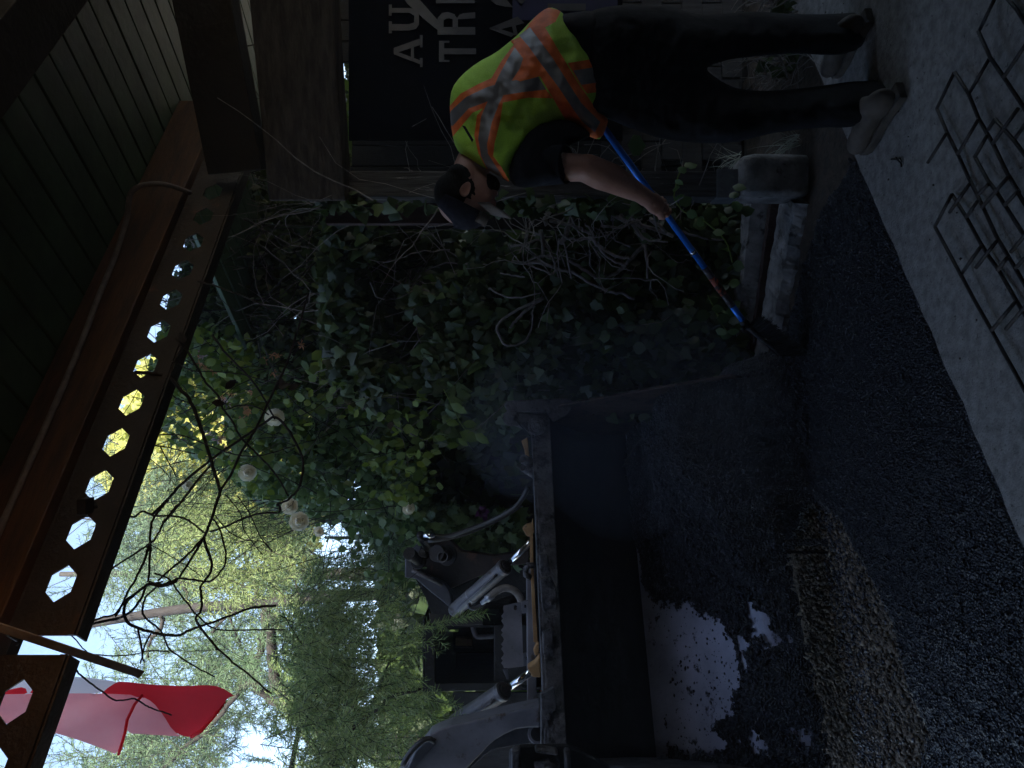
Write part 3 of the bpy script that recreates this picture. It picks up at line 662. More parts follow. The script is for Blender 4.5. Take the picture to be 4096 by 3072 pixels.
# hair, beard
mb = MB(); mb.ball(hp(-.030, 0, .012), (.098, .0815, .092), HM, 12); mb.ball(hp(-.045, 0, -.055), (.062, .066, .045), HM, 10); h_ = remesh_obj('hair', mb, M['hair'], wk, .007, 3)
for v in h_.data.vertices: v.co += Vector((1, 1, 1)) * .0025 * noise.noise(v.co * 90)
mb = MB(); mb.ball(hp(.055, 0, -.075), (.042, .041, .034), HM, 10); mb.ball(hp(.045, .03, -.055), (.030, .018, .030), HM, 8); remesh_obj('beard', mb, M['hair'], wk, .006, 3)
# cap: crown, brim, band
mb = MB(); vs = []; fs = []; K = 36; N_ = 12
for j in range(N_ + 1):
    th = R(86) * (1 - j / N_); 
    for k in range(K):
        a = 2 * math.pi * k / K; rr = math.cos(R(90) - th); vs.append(hp(-.004 + .110 * math.cos(a) * rr * (1.0), .088 * math.sin(a) * rr, .030 + .092 * math.cos(th) * (1 + .10 * math.cos(a))))
for j in range(N_):
    for k in range(K): fs.append((j * K + k, j * K + (k + 1) % K, (j + 1) * K + (k + 1) % K, (j + 1) * K + k))
cap_t = MB(); cap_t.add(vs, fs); cp = obj('cap', cap_t, M['cap'], wk, smooth=True, merge=True); cp.modifiers.new('s', 'SOLIDIFY').thickness = .004
tag(cp, 'dark navy cap with tan front edge')
mb = MB(); vs = []; fs = []
for j in range(6):
    for k in range(17):
        a = R(-62 + 124 * k / 16); ext = j / 5 * (.078 * math.cos(a * 1.05) ** .8 if abs(a) < R(80) else 0); vs.append(hp(-.004 + .110 * math.cos(a) + ext, .088 * math.sin(a), .028 - .004 * j - .016 * (math.sin(a) ** 2)))
for j in range(5):
    for k in range(16): fs.append((j * 17 + k, j * 17 + k + 1, (j + 1) * 17 + k + 1, (j + 1) * 17 + k))
mb.add(vs, fs); o = obj('cap_brim', mb, M['captan'], wk, smooth=True); o.modifiers.new('s', 'SOLIDIFY').thickness = .005
mb = MB(); vs = []; fs = []
for j in range(3):
    for k in range(17):
        a = R(-50 + 100 * k / 16); vs.append(hp(-.002 + .1125 * math.cos(a) * (1 - .02 * j), .090 * math.sin(a) * (1 - .02 * j), .034 + .022 * j))
for j in range(2):
    for k in range(16): fs.append((j * 17 + k, j * 17 + k + 1, (j + 1) * 17 + k + 1, (j + 1) * 17 + k))
mb.add(vs, fs); o = obj('cap_panel', mb, M['captan'], wk, smooth=True); o.modifiers.new('s', 'SOLIDIFY').thickness = .003
# trousers
TR = [(2340, 470), (2382, 437 + 20), (2427, 472), (2521, 513), (2648, 557), (2780, 572), (2933, 573), (3060, 538), (3186, 519), (3313, 508), (3376, 512), (3440, 500), (3503, 475), (3560, 420), (3600, 372), (3600, 325), (3540, 318), (3471, 323), (3400, 326), (3338, 335), (3250, 348),
      (3120, 362), (3000, 364), (2920, 345), (2860, 310), (2819, 272), (2870, 250), (2933, 234), (3060, 222), (3186, 212), (3313, 222), (3400, 214), (3470, 170), (3500, 110), (3500, 58), (3440, 48), (3313, 57), (3186, 57), (3090, 50), (2996, 44), (2900, 56), (2806, 60), (2740, 44), (2680, 25), (2580, 20), (2490, 19), (2400, 30), (2330, 60), (2290, 110), (2290, 300)]
def dT(x, y):
    leg = np.clip((x - 2500) / 500, 0, 1); base = 2.86 + (300 - y) / 300 * .03
    return float(base + leg * ((300 - y) / 300 * .10 - .0) - .05 * np.clip((x - 3200) / 300, 0, 1) * (y > 300))
fb = pillow('trousers', TR, dT, 150, .125, None, wk, step=12, wr=.009, wfreq=19)
tr = pillow_obj('trousers', M['denim'], wk, fb); tag(tr, 'dark baggy work trousers')
# black t-shirt sleeve and shirt
SL = [(2060, 560), (2036, 620), (2034, 680), (2046, 738), (2090, 752), (2150, 745), (2210, 735), (2268, 722), (2266, 650), (2250, 592), (2330, 560), (2370, 540), (2330, 500), (2260, 470), (2180, 480), (2100, 510)]
fb = pillow('tshirt', SL, lambda x, y: 2.78 - .04 * np.clip((y - 560) / 150, 0, 1), 62, .095, None, wk, step=12, wr=.005, wfreq=20)
pillow_obj('tshirt', M['black_cloth'], wk, fb)
mb = MB(); q0 = P(2264, 657, 2.70); mb.tube([SH, SH + (q0 - SH) * .5, q0 - (q0 - SH) * .08, q0], [.080, .076, .070, .071], 22, cap=False); o = obj('sleeve', mb, M['black_cloth'], wk, smooth=True); o.modifiers.new('s', 'SOLIDIFY').thickness = .004
# dark back of the shirt / belt zone seen under the vest
BK = [(2225, 60), (2290, 50), (2360, 40), (2420, 60), (2430, 200), (2440, 380), (2440, 470), (2370, 470), (2300, 300), (2240, 150)]
fb = pillow('shirt_tail', BK, lambda x, y: 2.88, 90, .12, None, wk, step=14, wr=.006)
pillow_obj('shirt_tail', M['black_cloth'], wk, fb)
# vest
VO = [(2233, 38), (2271, 70), (2309, 125), (2385, 222), (2412, 282), (2416, 347), (2407, 401), (2382, 434), (2428, 470), (2433, 490), (2407, 556), (2374, 556), (2320, 521), (2266, 492), (2190, 515), (2114, 575), (2059, 629), (2032, 673), (2044, 734), (2000, 705), (1951, 678), (1875, 640), (1837, 613), (1815, 570), (1802, 488), (1798, 412), (1807, 353), (1842, 304), (1908, 250), (1983, 212), (2043, 163), (2081, 130), (2119, 87), (2168, 43), (2200, 28)]
cc = lambda L: [(1300 + .5425 * x, .5425 * y) for x, y in L]
S_A = cc([(1700, 40), (1730, 80), (1640, 220), (1600, 160), (1520, 240), (1600, 340), (1560, 420), (1480, 330), (1430, 260), (1500, 200), (1560, 90)])
# wide diagonal (upper right to lower left): orange outer, silver inner
D1o = cc([(1500, 190), (1590, 150), (1640, 230), (1740, 400), (1860, 600), (1990, 790), (2100, 870), (2060, 1000), (1960, 1040), (1860, 960), (1770, 880), (1690, 740), (1560, 520), (1420, 290)])
D1s = cc([(1430, 260), (1510, 200), (1570, 280), (1680, 430), (1800, 620), (1890, 760), (2030, 900), (1990, 975), (1890, 890), (1800, 760), (1720, 640), (1570, 440), (1500, 340)])
D1t = cc([(1500, 180), (1580, 90), (1650, 55), (1740, 80), (1700, 160), (1610, 210), (1560, 260)])
# second diagonal: from centre top down-left to the neck edge
D2o = cc([(1370, 300), (1440, 270), (1500, 400), (1560, 500), (1450, 560), (1380, 600), (1320, 700), (1290, 900), (1250, 1060), (1240, 1150), (1300, 1230), (1380, 1370), (1200, 1260), (1130, 1130), (1100, 1000), (1120, 850), (1200, 760), (1240, 620), (1230, 570), (1300, 450), (1390, 330)])
D2s = cc([(1400, 350), (1460, 430), (1440, 500), (1380, 590), (1290, 750), (1230, 900), (1195, 1060), (1200, 1130), (1320, 1320), (1210, 1270), (1150, 1150), (1130, 1020), (1150, 860), (1220, 700), (1280, 560), (1350, 430)])
# waist/back band
B1o = cc([(900, 850), (920, 780), (1000, 690), (1130, 620), (1240, 570), (1370, 590), (1560, 545), (1620, 650), (1680, 725), (1500, 720), (1340, 750), (1210, 780), (1090, 830), (940, 1010), (925, 930)])
B1s = cc([(905, 880), (930, 815), (1040, 715), (1200, 640), (1330, 605), (1570, 560), (1630, 660), (1450, 680), (1300, 705), (1180, 755), (1060, 800), (940, 930), (920, 920)])
B2o = cc([(1790, 465), (2010, 430), (2060, 540), (2075, 670), (1930, 690), (1860, 590)])
B2s = cc([(1830, 520), (2035, 488), (2070, 600), (1890, 625)])
TRi = cc([(1410, 500), (1560, 460), (1590, 560), (1440, 600), (1380, 580)])
NT = cc([(1010, 925), (1035, 930), (1095, 1030), (1085, 1050)])
TIP = cc([(2030, 890), (2085, 860), (2070, 930), (2000, 1005)])
regs = [(D2o, 1), (B1o, 1), (B1s, 2), (B2o, 1), (B2s, 2), (TRi, 1), (D2s, 2), (D1t, 1), (D1o, 1), (D1s, 2), (NT, 3)]
def dV(x, y):
    t = np.clip((2430 - x) / 600, 0, 1)
    return float(2.84 + .02 * (300 - y) / 300 - .09 * np.clip((y - 520) / 140, 0, 1) - .02 * t + .05 * np.clip((150 - y) / 150, 0, 1))
fb = pillow('vest', VO, dV, 190, .155, None, wk, regions=regs, step=10, wr=.010, wfreq=15)
pillow_obj('vest', M['vest'], wk, fb, keep=lambda k: k == 0); tag(wk.children[-1], 'lime mesh safety vest')
pillow_obj('vest_trim', M['vorange'], wk, fb, keep=lambda k: k == 1)
pillow_obj('reflective_tape', M['vsilver'], wk, fb, keep=lambda k: k == 2)
pillow_obj('vest_tab', M['black_cloth'], wk, fb, keep=lambda k: k == 3)
# boots
def boot(heel, toe, ank, parent):
    h = Vector(heel); t = Vector(toe); d = (t - h).normalized(); s = Vector((-d.y, d.x, 0)); L = (t - h).length; z = Vector((0, 0, 1)); Mx = Matrix((d, s, z)).transposed()
    mb = MB(); vs = []; prof = [(0, .02), (.0, .036), (.08, .038), (.25, .036), (.45, .034), (.65, .046), (.85, .044), (.96, .026), (1, .0)]
    ring = [h + d * (L * a) + s * b for a, b in prof] + [h + d * (L * a) - s * b for a, b in prof[::-1][1:]]
    ring = [Vector((p.x, p.y, .004)) for p in ring]; mb.plate(ring, (0, 0, .030)); obj('boot_sole', mb, M['sole'], parent, bevel=.005)
    mb = MB(); mb.ball(h + d * L * .76 + z * .058, (L * .23, .047, .040), Mx, 12); mb.ball(h + d * L * .5 + z * .068, (L * .32, .041, .045), Mx, 12); mb.ball(h + d * L * .22 + z * .066, (L * .21, .040, .055), Mx, 12)
    capsule(mb, h + d * L * .25 + z * .09, Vector(ank) + z * .01, .038, .036); remesh_obj('boot', mb, M['boot'], parent, .008, 5)
boot((1.045, 2.57, 0), (.915, 2.87, 0), AL, wk); boot((1.425, 2.80, 0), (1.325, 3.12, 0), AR, wk)

# ------------------------------------------------------------ broom / asphalt rake with blue pole
bt = thing('push_broom', 'long blue handled broom with black bristles held over the kerb', 'broom', POLE1)
def pole_seg(a, b, m, name, r=.0145):
    mb = MB(); mb.tube([a, b], r, 20); return obj(name, mb, m, bt, smooth=True)
q1 = onpole(2817); q2 = onpole(2928)
pole_seg(POLE0, q1, M['blue'], 'handle'); pole_seg(q1 + pdv * .001, q1 + (q2 - q1) * .28, M['poledk'], 'grip_sleeve', .0155)
pole_seg(q1 + (q2 - q1) * .25, q1 + (q2 - q1) * .68, M['poletape'], 'wound_tape', .0162); pole_seg(q1 + (q2 - q1) * .68, q2, M['poledk'], 'grip_sleeve', .0155); pole_seg(q2, POLE1, M['blue'], 'handle')
mb = MB(); mb.tube([onpole(2768), onpole(2776)], .0153, 16); obj('ring', mb, M['chrome'], bt, smooth=True)
# socket + curved head plate
HA = P(2985, 1300, 3.37); hpts = [HA, P(3040, 1352, 3.42), P(3085, 1385, 3.46), P(3112, 1412, 3.50), P(3125, 1425, 3.52)]
mb = MB(); mb.tube(hpts, [.012, .010, .009, .007, .005], 10); obj('head_arm', mb, M['grimy'], bt, smooth=True)
mb = MB(); mb.tube([onpole(2968), HA + pdv * .01], .019, 12); mb.ball(P(2972, 1314, 3.35), .011, n=6); obj('socket', mb, M['blkmetal'], bt, smooth=True)
blk = [P(3022, 1290, 3.44), P(3140, 1330, 3.40), P(3165, 1380, 3.46), P(3128, 1426, 3.62), P(3085, 1388, 3.56), P(3030, 1345, 3.49)]
mb = MB(); mb.plate([P(2998, 1310, 3.40), P(3030, 1288, 3.40), P(3075, 1330, 3.44), P(3128, 1400, 3.50), P(3120, 1424, 3.52), P(3080, 1386, 3.48), P(3035, 1350, 3.44)], (-.004, .0, .012)); obj('broom_block', mb, M['blkmetal'], bt, bevel=.003)
V = []; Fc = []; b = 0
for i in range(60):
    t = i / 59
    for j in range(30):
        u = j / 29
        r0 = P(3004 + 118 * t, 1306 + 116 * t, 3.40 + .12 * t) + Vector((0, (u - .5) * .06, 0))
        r1 = P(3036 + 172 * t, 1272 + 100 * t + 45 * t * t, 3.38 + .12 * t) + Vector((RS.randn() * .005, (u - .5) * .10, RS.randn() * .005))
        ww = Vector((RS.randn(), RS.randn(), RS.randn())).normalized() * .0028
        r1 = r0 + (r1 - r0) * (.86 + .18 * (math.sin(i * .75) > 0) + .04 * RS.rand())
        V += [r0 - ww, r0 + ww, r1 + ww * .5, r1 - ww * .5]; Fc.append((b, b + 1, b + 2, b + 3)); b += 4
npmesh('bristles', [tuple(v) for v in V], Fc, M['bristle'], bt); bt.children[-1]['kind'] = 'stuff'

# ------------------------------------------------------------ loader
ld_ = thing('loader', 'front loader with black bucket, slate lift arms and chrome tilt rods, dumping asphalt', 'loader', (-.9, 4.6, 0))
RT = P(2150, 1648, 4.10); LT = P(2212, 3055, 3.40); RT.z = 1.262; LT.z = 1.212
sw = (LT - RT); BW = sw.length; swn = sw.normalized(); sh = Vector((sw.x, sw.y, 0)).normalized(); tn = Vector((-sh.y, sh.x, 0)); tn = tn if tn.y < 0 else -tn
def BK3(s, t, z): return RT + sw * s + tn * t + Vector((0, 0, z - 1.262))
prof = [(0.0, 1.262), (-.02, 1.20), (-.20, 1.13), (-.34, 1.0), (-.40, .84), (-.39, .70), (-.33, .62), (-.25, .575), (.0, .43), (.25, .30), (.47, .185)]
mb = MB(); N_ = 24; vs = []; fs = []
for i in range(N_ + 1):
    for (t, z) in prof: vs.append(BK3(i / N_, t, z + .05 * (1 - i / N_) * (t > .1)))
K = len(prof)
for i in range(N_):
    for k in range(5): fs.append((i * K + k, i * K + k + 1, (i + 1) * K + k + 1, (i + 1) * K + k))
mb.add(vs, fs); o = obj('bucket_back', mb, M['bucket'], ld_, smooth=True, merge=True); o.modifiers.new('s', 'SOLIDIFY').thickness = .012; o.modifiers['s'].offset = 0
mb = MB(); fs = []
for i in range(N_):
    for k in range(5, K - 1): fs.append((i * K + k, i * K + k + 1, (i + 1) * K + k + 1, (i + 1) * K + k))
mb.add(vs, fs); o = obj('bucket_floor', mb, M['worn'], ld_, smooth=True, merge=True); o.modifiers.new('s', 'SOLIDIFY').thickness = .012; o.modifiers['s'].offset = 0
for s_, nm in ((0, 1), (1, 0)):
    mb = MB(); dz = .05 if s_ == 0 else 0
    pts = [BK3(s_, t, z) for t, z in prof[:-1]] + [BK3(s_, .47, .185 + dz), BK3(s_, .50, .25 + dz), BK3(s_, .03, 1.262)]
    mb.plate(pts, swn * (.014 if s_ else -.014)); tag(obj('bucket_side', mb, M['bucket_rust'] if s_ == 0 else M['grimy'], ld_, bevel=.003), 'rust stained bucket side' if s_ == 0 else None)
mb = MB(); mb.beam(BK3(0, -.02, 1.272), BK3(1.12, -.02, 1.272), .09, .045); mb.beam(BK3(0, .022, 1.235), BK3(1.12, .022, 1.235), .012, .09); obj('bucket_rim', mb, M['grimy'], ld_, bevel=.005)
# crusty bolt-on lugs along the rim
def img_plate(pts, d, th, m, name, bev=.003, par=None, dl=None):
    mb = MB(); mb.plate([P(x, y, d if dl is None else dl(x, y)) for x, y in pts], (0, th, 0)); return obj(name, mb, m, par or ld_, bevel=bev)
cl = lambda L: [(1300 + x * .6462, 2000 + y * .6462) for x, y in L]
def dB(x, y): # depth of the bucket rim plane at picture y
    a = (1536 - y) / F; s = (a * RT.y - RT.x) / (sw.x - a * sw.y); return RT.y + sw.y * s
for L in ([(1325, 340), (1375, 335), (1397, 450), (1330, 468)], [(1330, 490), (1400, 478), (1428, 540), (1435, 600), (1430, 770), (1400, 800), (1370, 790), (1340, 640)], [(1345, 820), (1410, 800), (1418, 960), (1395, 1010), (1350, 960)],
          [(1335, 1200), (1420, 1160), (1440, 1300), (1380, 1330), (1400, 1520), (1335, 1530)]):
    pp = cl(L); cy = sum(p[1] for p in pp) / len(pp); o = img_plate(pp, dB(0, cy) - .045, .03, M['grimy'], 'rim_lug', .006)
    cx = sum(p[0] for p in pp) / len(pp); mb = MB(); nb = 3 if cy < 2450 and cy > 2300 else 1
    for q in range(nb):
        yy = cy + (q - (nb - 1) / 2) * 60; mb.tube([P(cx, yy, dB(0, yy) - .045), P(cx, yy, dB(0, yy) - .062)], .016, 6); mb.tube([P(cx, yy, dB(0, yy) - .06), P(cx, yy, dB(0, yy) - .07)], .010, 10)
        obj('bolt', mb, M['grimy'], o, bevel=.002); mb = MB()
# right end lugs of the bucket with pin bosses
img_plate([(2016, 1622), (2026, 1604), (2200, 1596), (2268, 1594), (2290, 1602), (2298, 1625), (2270, 1660), (2215, 1690), (2186, 1650), (2030, 1648)], 4.02, .05, M['grimy'], 'pin_bracket', .008)
for (x, y, r_, d) in ((2045, 1672, .046, 4.0), (2148, 1704, .052, 3.99)):
    mb = MB(); mb.tube([P(x, y, d), P(x, y, d + .10)], r_, 24); mb.tube([P(x, y, d - .012), P(x, y, d)], r_ * .62, 20); mb.tube([P(x, y, d - .02), P(x, y, d - .012)], r_ * .4, 16); obj('pin_boss', mb, M['grimy'], ld_, smooth=False, bevel=.002)
img_plate([(2020, 1650), (2060, 1645), (2120, 1655), (2190, 1660), (2200, 1740), (2140, 1752), (2100, 1720), (2060, 1705), (2030, 1700)], 4.04, .04, M['grimy'], 'pin_bracket', .008)
mb = MB(); mb.tube([P(2068, 1684, 3.99), P(2120, 1742, 3.97)], .004, 6); obj('grease_line', mb, M['chrome'], ld_)
for (a, b, c, d) in ((2095, 1868, 2150, 1905), (2092, 1835, 2140, 1860)):
    mb = MB(); A_ = P(a, b, 3.96); B_ = P(c, d, 4.02); mb.tube([A_, B_], .026, 18, cap=False); o = obj('stub_tube', mb, M['grimy'], ld_, smooth=True); o.modifiers.new('s', 'SOLIDIFY').thickness = .005
img_plate([(2085, 1765), (2110, 1750), (2120, 1850), (2108, 1880), (2098, 1800)], 4.0, .03, M['tan'], 'valve_cap', .004)
# cross member, tan torque plate, brackets
mb = MB(); mb.beam(P(2122, 2255, 4.16), P(2128, 2850, 3.84), .10, .05, up=(0, 0, 1)); obj('cross_member', mb, M['grey_paint'], ld_, bevel=.006)
img_plate([(2119, 2128), (2132, 2135), (2136, 2300), (2142, 2420), (2152, 2575), (2134, 2568), (2128, 2420), (2121, 2250)], 0, .02, M['tan'], 'tan_plate', .002, dl=lambda x, y: 4.10 - (y - 2100) / 600 * .28)
img_plate(cl([(1222, 180), (1245, 155), (1280, 148), (1287, 120), (1296, 200), (1268, 228), (1250, 225)]), 4.08, .05, M['tan'], 'tan_bracket', .004)
img_plate(cl([(1252, 1042), (1300, 1010), (1330, 970), (1338, 1102), (1285, 1098)]), 3.74, .06, M['tan'], 'tan_bracket', .006)
img_plate(cl([(1290, 935), (1305, 900), (1325, 890), (1320, 960), (1300, 965)]), 3.82, .04, M['tan'], 'tan_hook', .004)
mb = MB(); W = [P(2123, 2310, 4.02), P(2104, 2300, 3.99), P(2102, 2275, 3.98), P(2115, 2262, 3.98), P(2140, 2262, 3.98)]; mb.tube(W, .017, 10); obj('lift_hook', mb, M['grimy'], ld_, smooth=True)
# tilt cylinders
def cyl(a0, a1, d0, d1, b1, e1, rb, rr, nm):
    c = thing; A = P(*a0, d0); Bq = P(*a1, d1); C_ = P(*b1, e1); dv = (Bq - A).normalized()
    mb = MB(); mb.tube([A, Bq], rb, 28); mb.tube([Bq - dv * .03, Bq], rb * 1.08, 28); mb.ball(A, rb * 1.02, n=8); o = obj('tilt_cylinder', mb, M['cyl'], ld_, smooth=True, bevel=.002)
    e = o.modifiers.new('e', 'EDGE_SPLIT'); e.split_angle = R(40)
    mb = MB(); mb.tube([Bq, Bq + dv * .006], rb * .9, 24); mb.tube([Bq + dv * .006, Bq + dv * .012], rb * .62, 24); obj('gland', mb, M['rust'], o)
    mb = MB(); mb.tube([Bq, C_], rr, 24); obj('chrome_rod', mb, M['chrome'], o, smooth=True)
    k_ = A + (Bq - A) * .34; mb = MB(); mb.tube([k_ - dv * .004, k_ + dv * .004], rb * 1.04, 24); obj('clamp_band', mb, M['galv'], o, smooth=True)
    mb = MB(); sd_ = Vector((.6, -.4, .7)).cross(dv).normalized(); q0 = A + (Bq - A) * .15; up_ = Vector((-.3, -.9, .5)); up_ = (up_ - dv * up_.dot(dv)).normalized()
    mb.tube([Bq - dv * .05 + up_ * rb * .9, Bq - dv * .07 + up_ * (rb + .018), Bq - dv * .2 + up_ * (rb + .012), k_ + up_ * (rb + .010), q0 + up_ * (rb + .012), q0 - dv * .02 + up_ * rb * .8], .008, 8); obj('steel_line', mb, M['slate'], o, smooth=True)
    return o
cyl((1822, 2438), (2021, 2266), 4.45, 4.2, (2122, 2168), 4.10, .044, .0185, '')
cyl((1800, 2905), (2017, 2762), 4.05, 3.82, (2132, 2682), 3.76, .047, .020, '')
# near (left) lift arm: curved slate plate, closed box
ARM = cl([(150, 2150), (490, 1640), (540, 1590), (650, 1450), (700, 1425), (780, 1395), (900, 1370), (1100, 1322), (1200, 1298), (1334, 1272), (1334, 1412), (1250, 1412), (1180, 1422), (1110, 1455), (1050, 1490), (1000, 1535), (950, 1590), (870, 1665), (780, 1800), (600, 2150)])
mb = MB(); mb.plate([P(x, y, 3.62) for x, y in ARM], (-.02, .14, 0)); o = obj('lift_arm', mb, M['grey_paint'], ld_, bevel=.01)
mb = MB(); mb.plate([P(x, y, 3.70) for x, y in cl([(1334, 1400), (1334, 1500), (1250, 1512), (1060, 1542), (1000, 1570), (900, 1665), (860, 1700), (940, 1590), (1050, 1480), (1180, 1415)])], (0, .05, 0)); obj('arm_web', mb, M['slate'], ld_, bevel=.006)
mb = MB(); mb.tube([P(2150, 2935, 3.66), P(2150, 2935, 3.74)], .05, 26); obj('arm_boss', mb, M['grey_paint'], ld_, bevel=.004)
mb = MB(); mb.tube([P(2150, 2935, 3.652), P(2150, 2935, 3.66)], .034, 26); obj('pin_hole', mb, M['bucket'], ld_)
mb = MB(); mb.plate([P(x, y, 3.60) for x, y in cl([(560, 1560), (600, 1520), (680, 1478), (690, 1510), (520, 1700), (460, 1760)])], (0, .02, 0)); obj('arm_gusset', mb, M['slate'], ld_, bevel=.006)
mb = MB(); pl([(480, 1640), (530, 1560), (590, 1500), (640, 1478), (680, 1495)], lambda x, y: (1300 + x * .6462, 2000 + y * .6462), 3.56, .014, mb, 8); obj('arm_hose', mb, M['hose'], ld_, smooth=True)
# far (right) arm: dark plate, flange, underside
img_plate(cl([(540, 430), (590, 260), (700, 235), (760, 235), (850, 318), (1050, 345), (1262, 312), (1262, 395), (1110, 412), (940, 480), (760, 560), (725, 512)]), 4.62, .05, M['dk_paint'], 'coupler_plate', .006)
img_plate(cl([(493, 345), (590, 255), (602, 290), (545, 440), (740, 520), (770, 560), (800, 690), (640, 560), (560, 490), (495, 482)]), 4.56, .10, M['slate'], 'coupler_frame', .008)
img_plate(cl([(620, 600), (560, 490), (800, 690), (780, 720), (660, 705)]), 4.66, .02, M['bucket'], 'frame_gusset', .003)
img_plate(cl([(770, 560), (940, 480), (1245, 400), (1250, 560), (1000, 640), (830, 690)]), 4.72, .08, M['blkmetal'], 'far_lift_arm', .006)
mb = MB(); mb.tube([P(*cl([(540, 432)])[0], 4.52), P(*cl([(730, 522)])[0], 4.52)], .016, 12); obj('brace_rod', mb, M['grimy'], ld_, smooth=True)
for (a, b, c, d, r_) in ((520, 330, 590, 388, .038), (620, 238, 680, 325, .026), (600, 328, 625, 345, .022), (690, 330, 770, 345, .05)):
    p0, p1 = cl([(a, b), (c, d)]); mb = MB(); A = P(*p0, 4.36); Bq = P(*p1, 4.54); mb.tube([A, A + (Bq - A) * .3, A + (Bq - A) * .31, Bq], [r_, r_, r_ * .8, r_ * .8], 18); mb.tube([Bq - (Bq - A) * .2, Bq - (Bq - A) * .12], r_ * 1.3, 18); obj('coupler', mb, M['blkmetal'], ld_, bevel=.002)
mb = MB(); A = P(*cl([(728, 352)])[0], 4.34); mb.tube([A, A + Vector((.0, .05, 0))], .034, 22, cap=False); o = obj('ring_coupler', mb, M['grimy'], ld_, smooth=True); o.modifiers.new('s', 'SOLIDIFY').thickness = .008
# hoses
fn = lambda x, y: (1300 + x * .6462, 2000 + y * .6462)
mb = MB(); pl([(600, 222), (660, 222), (760, 225), (870, 190), (1000, 140), (1120, 80), (1200, 20), (1260, -80)], fn, [4.34, 4.34, 4.33, 4.3, 4.26, 4.2, 4.16, 4.12], .014, mb, 10); obj('hydraulic_hose', mb, M['hose'], ld_, smooth=True)
mb = MB(); pl([(640, 255), (760, 238), (880, 205), (1010, 150), (1130, 90), (1215, 30)], fn, 4.33, .012, mb, 8); obj('hydraulic_hose', mb, M['hose'], ld_, smooth=True)
mb = MB(); mb.tube([P(*fn(612, 217), 4.32), P(*fn(680, 222), 4.32)], .017, 14); obj('hose_ferrule', mb, M['chrome'], ld_, smooth=True)
mb = MB(); mb.tube([P(*fn(590, 215), 4.32), P(*fn(600, 240), 4.40), P(*fn(640, 300), 4.48)], .024, 12); obj('coupler', mb, M['blkmetal'], ld_, smooth=True)
mb = MB(); pl([(1030, 590), (1070, 560), (1120, 545), (1170, 560), (1205, 600), (1218, 650)], fn, 4.1, .021, mb, 12, sub=8); o = obj('sleeved_hose', mb, M['hosecov'], ld_, smooth=False)
for i, v in enumerate(o.data.vertices):
    pass
mb = MB(); mb.tube([P(*fn(968, 640), 4.12), P(*fn(1000, 615), 4.11), P(*fn(1040, 582), 4.1)], [.012, .016, .020], 14); mb.tube([P(*fn(1000, 614), 4.11), P(*fn(1036, 588), 4.1)], .0215, 14); obj('hose_fitting', mb, M['galv'], ld_, smooth=True)
mb = MB(); pl([(890, 640), (900, 665), (930, 672), (965, 655), (985, 640)], fn, 4.14, .012, mb, 8); obj('pipe_bend', mb, M['slate'], ld_, smooth=True)
# serrated step plate with brackets
SP = [(1106, 655), (1215, 632), (1228, 1030), (1104, 1046)]
ser = [(1106, 655), (1215, 632), (1228, 1030), (1104, 1046)]; n = 26
for i in range(n):
    y = 1040 - (1040 - 662) * i / n; ser.append((1102 - (12 if (i % 6) in (2, 3, 4) and i % 2 == 0 else 0) + (6 if i % 6 == 0 else 0), y))
img_plate(cl(ser), 4.0, .006, M['grey_paint'], 'step_plate', .0, dl=lambda x, y: 4.08 - (y - 2410) / 270 * .14)
img_plate(cl([(1100, 1048), (1130, 1046), (1138, 1110), (1125, 1112)]), 3.93, .02, M['slate'], 'step_flange', .002)
for L in ([(1214, 628), (1256, 622), (1256, 700), (1218, 704)], [(1226, 952), (1266, 944), (1268, 1026), (1228, 1030)]):
    img_plate(cl(L), 4.02, .012, M['grey_paint'], 'step_bracket', .002)
for (x, y) in ((1178, 672), (1183, 992), (1240, 662), (1250, 985)):
    mb = MB(); p = P(*fn(x, y), 4.0); mb.tube([p, p + Vector((0, .03, 0))], .010 if x < 1200 else .006, 6); obj('step_bolt', mb, M['rust'] if x < 1200 else M['bucket'], ld_)
# cab
cab = thing  # frame pieces stay parts of the loader
img_plate([(1714, 2450), (1722, 2450), (1925, 2470), (1935, 2500), (1800, 2505), (1722, 2492)], 4.78, .08, M['dk_paint'], 'cab_post', .006)
img_plate([(1690, 2480), (1700, 2480), (1700, 2770), (1690, 2770)], 4.8, 1.2, M['blkmetal'], 'cab_roof', .01)
img_plate([(1700, 2735), (2090, 2730), (2090, 2762), (1700, 2768)], 4.8, .08, M['blkmetal'], 'cab_post', .006)
img_plate([(1700, 2500), (1740, 2500), (1740, 2740), (1700, 2740)], 4.8, .06, M['blkmetal'], 'cab_header', .006)
img_plate([(1975, 2500), (2110, 2500), (2110, 2740), (1975, 2740)], 4.82, .06, M['blkmetal'], 'cab_sill', .006)
img_plate([(1720, 2500), (2400, 2500), (2400, 2510), (1720, 2510)], 4.9, 1.1, M['blkmetal'], 'cab_side', .003)
img_plate([(1700, 2748), (2400, 2748), (2400, 2756), (1700, 2756)], 4.9, 1.1, M['blkmetal'], 'cab_side', .003)
img_plate([(1700, 2520), (1860, 2520), (1860, 2545), (1760, 2560), (1760, 2590), (1960, 2585), (1960, 2540), (2110, 2540), (2110, 2460), (1700, 2460)], 5.9, .05, M['blkmetal'], 'rear_frame', .01)
img_plate([(1700, 2690), (2110, 2690), (2110, 2730), (1700, 2730)], 5.95, .05, M['bucket'], 'rear_frame', .01)
img_plate([(1960, 2560), (2100, 2560), (2100, 2720), (1960, 2720)], 5.5, .3, M['blkmetal'], 'seat', .04)
img_plate([(1822, 2552), (1888, 2556), (1888, 2592), (1822, 2590)], 5.2, .06, M['tan'], 'instrument_box', .004)
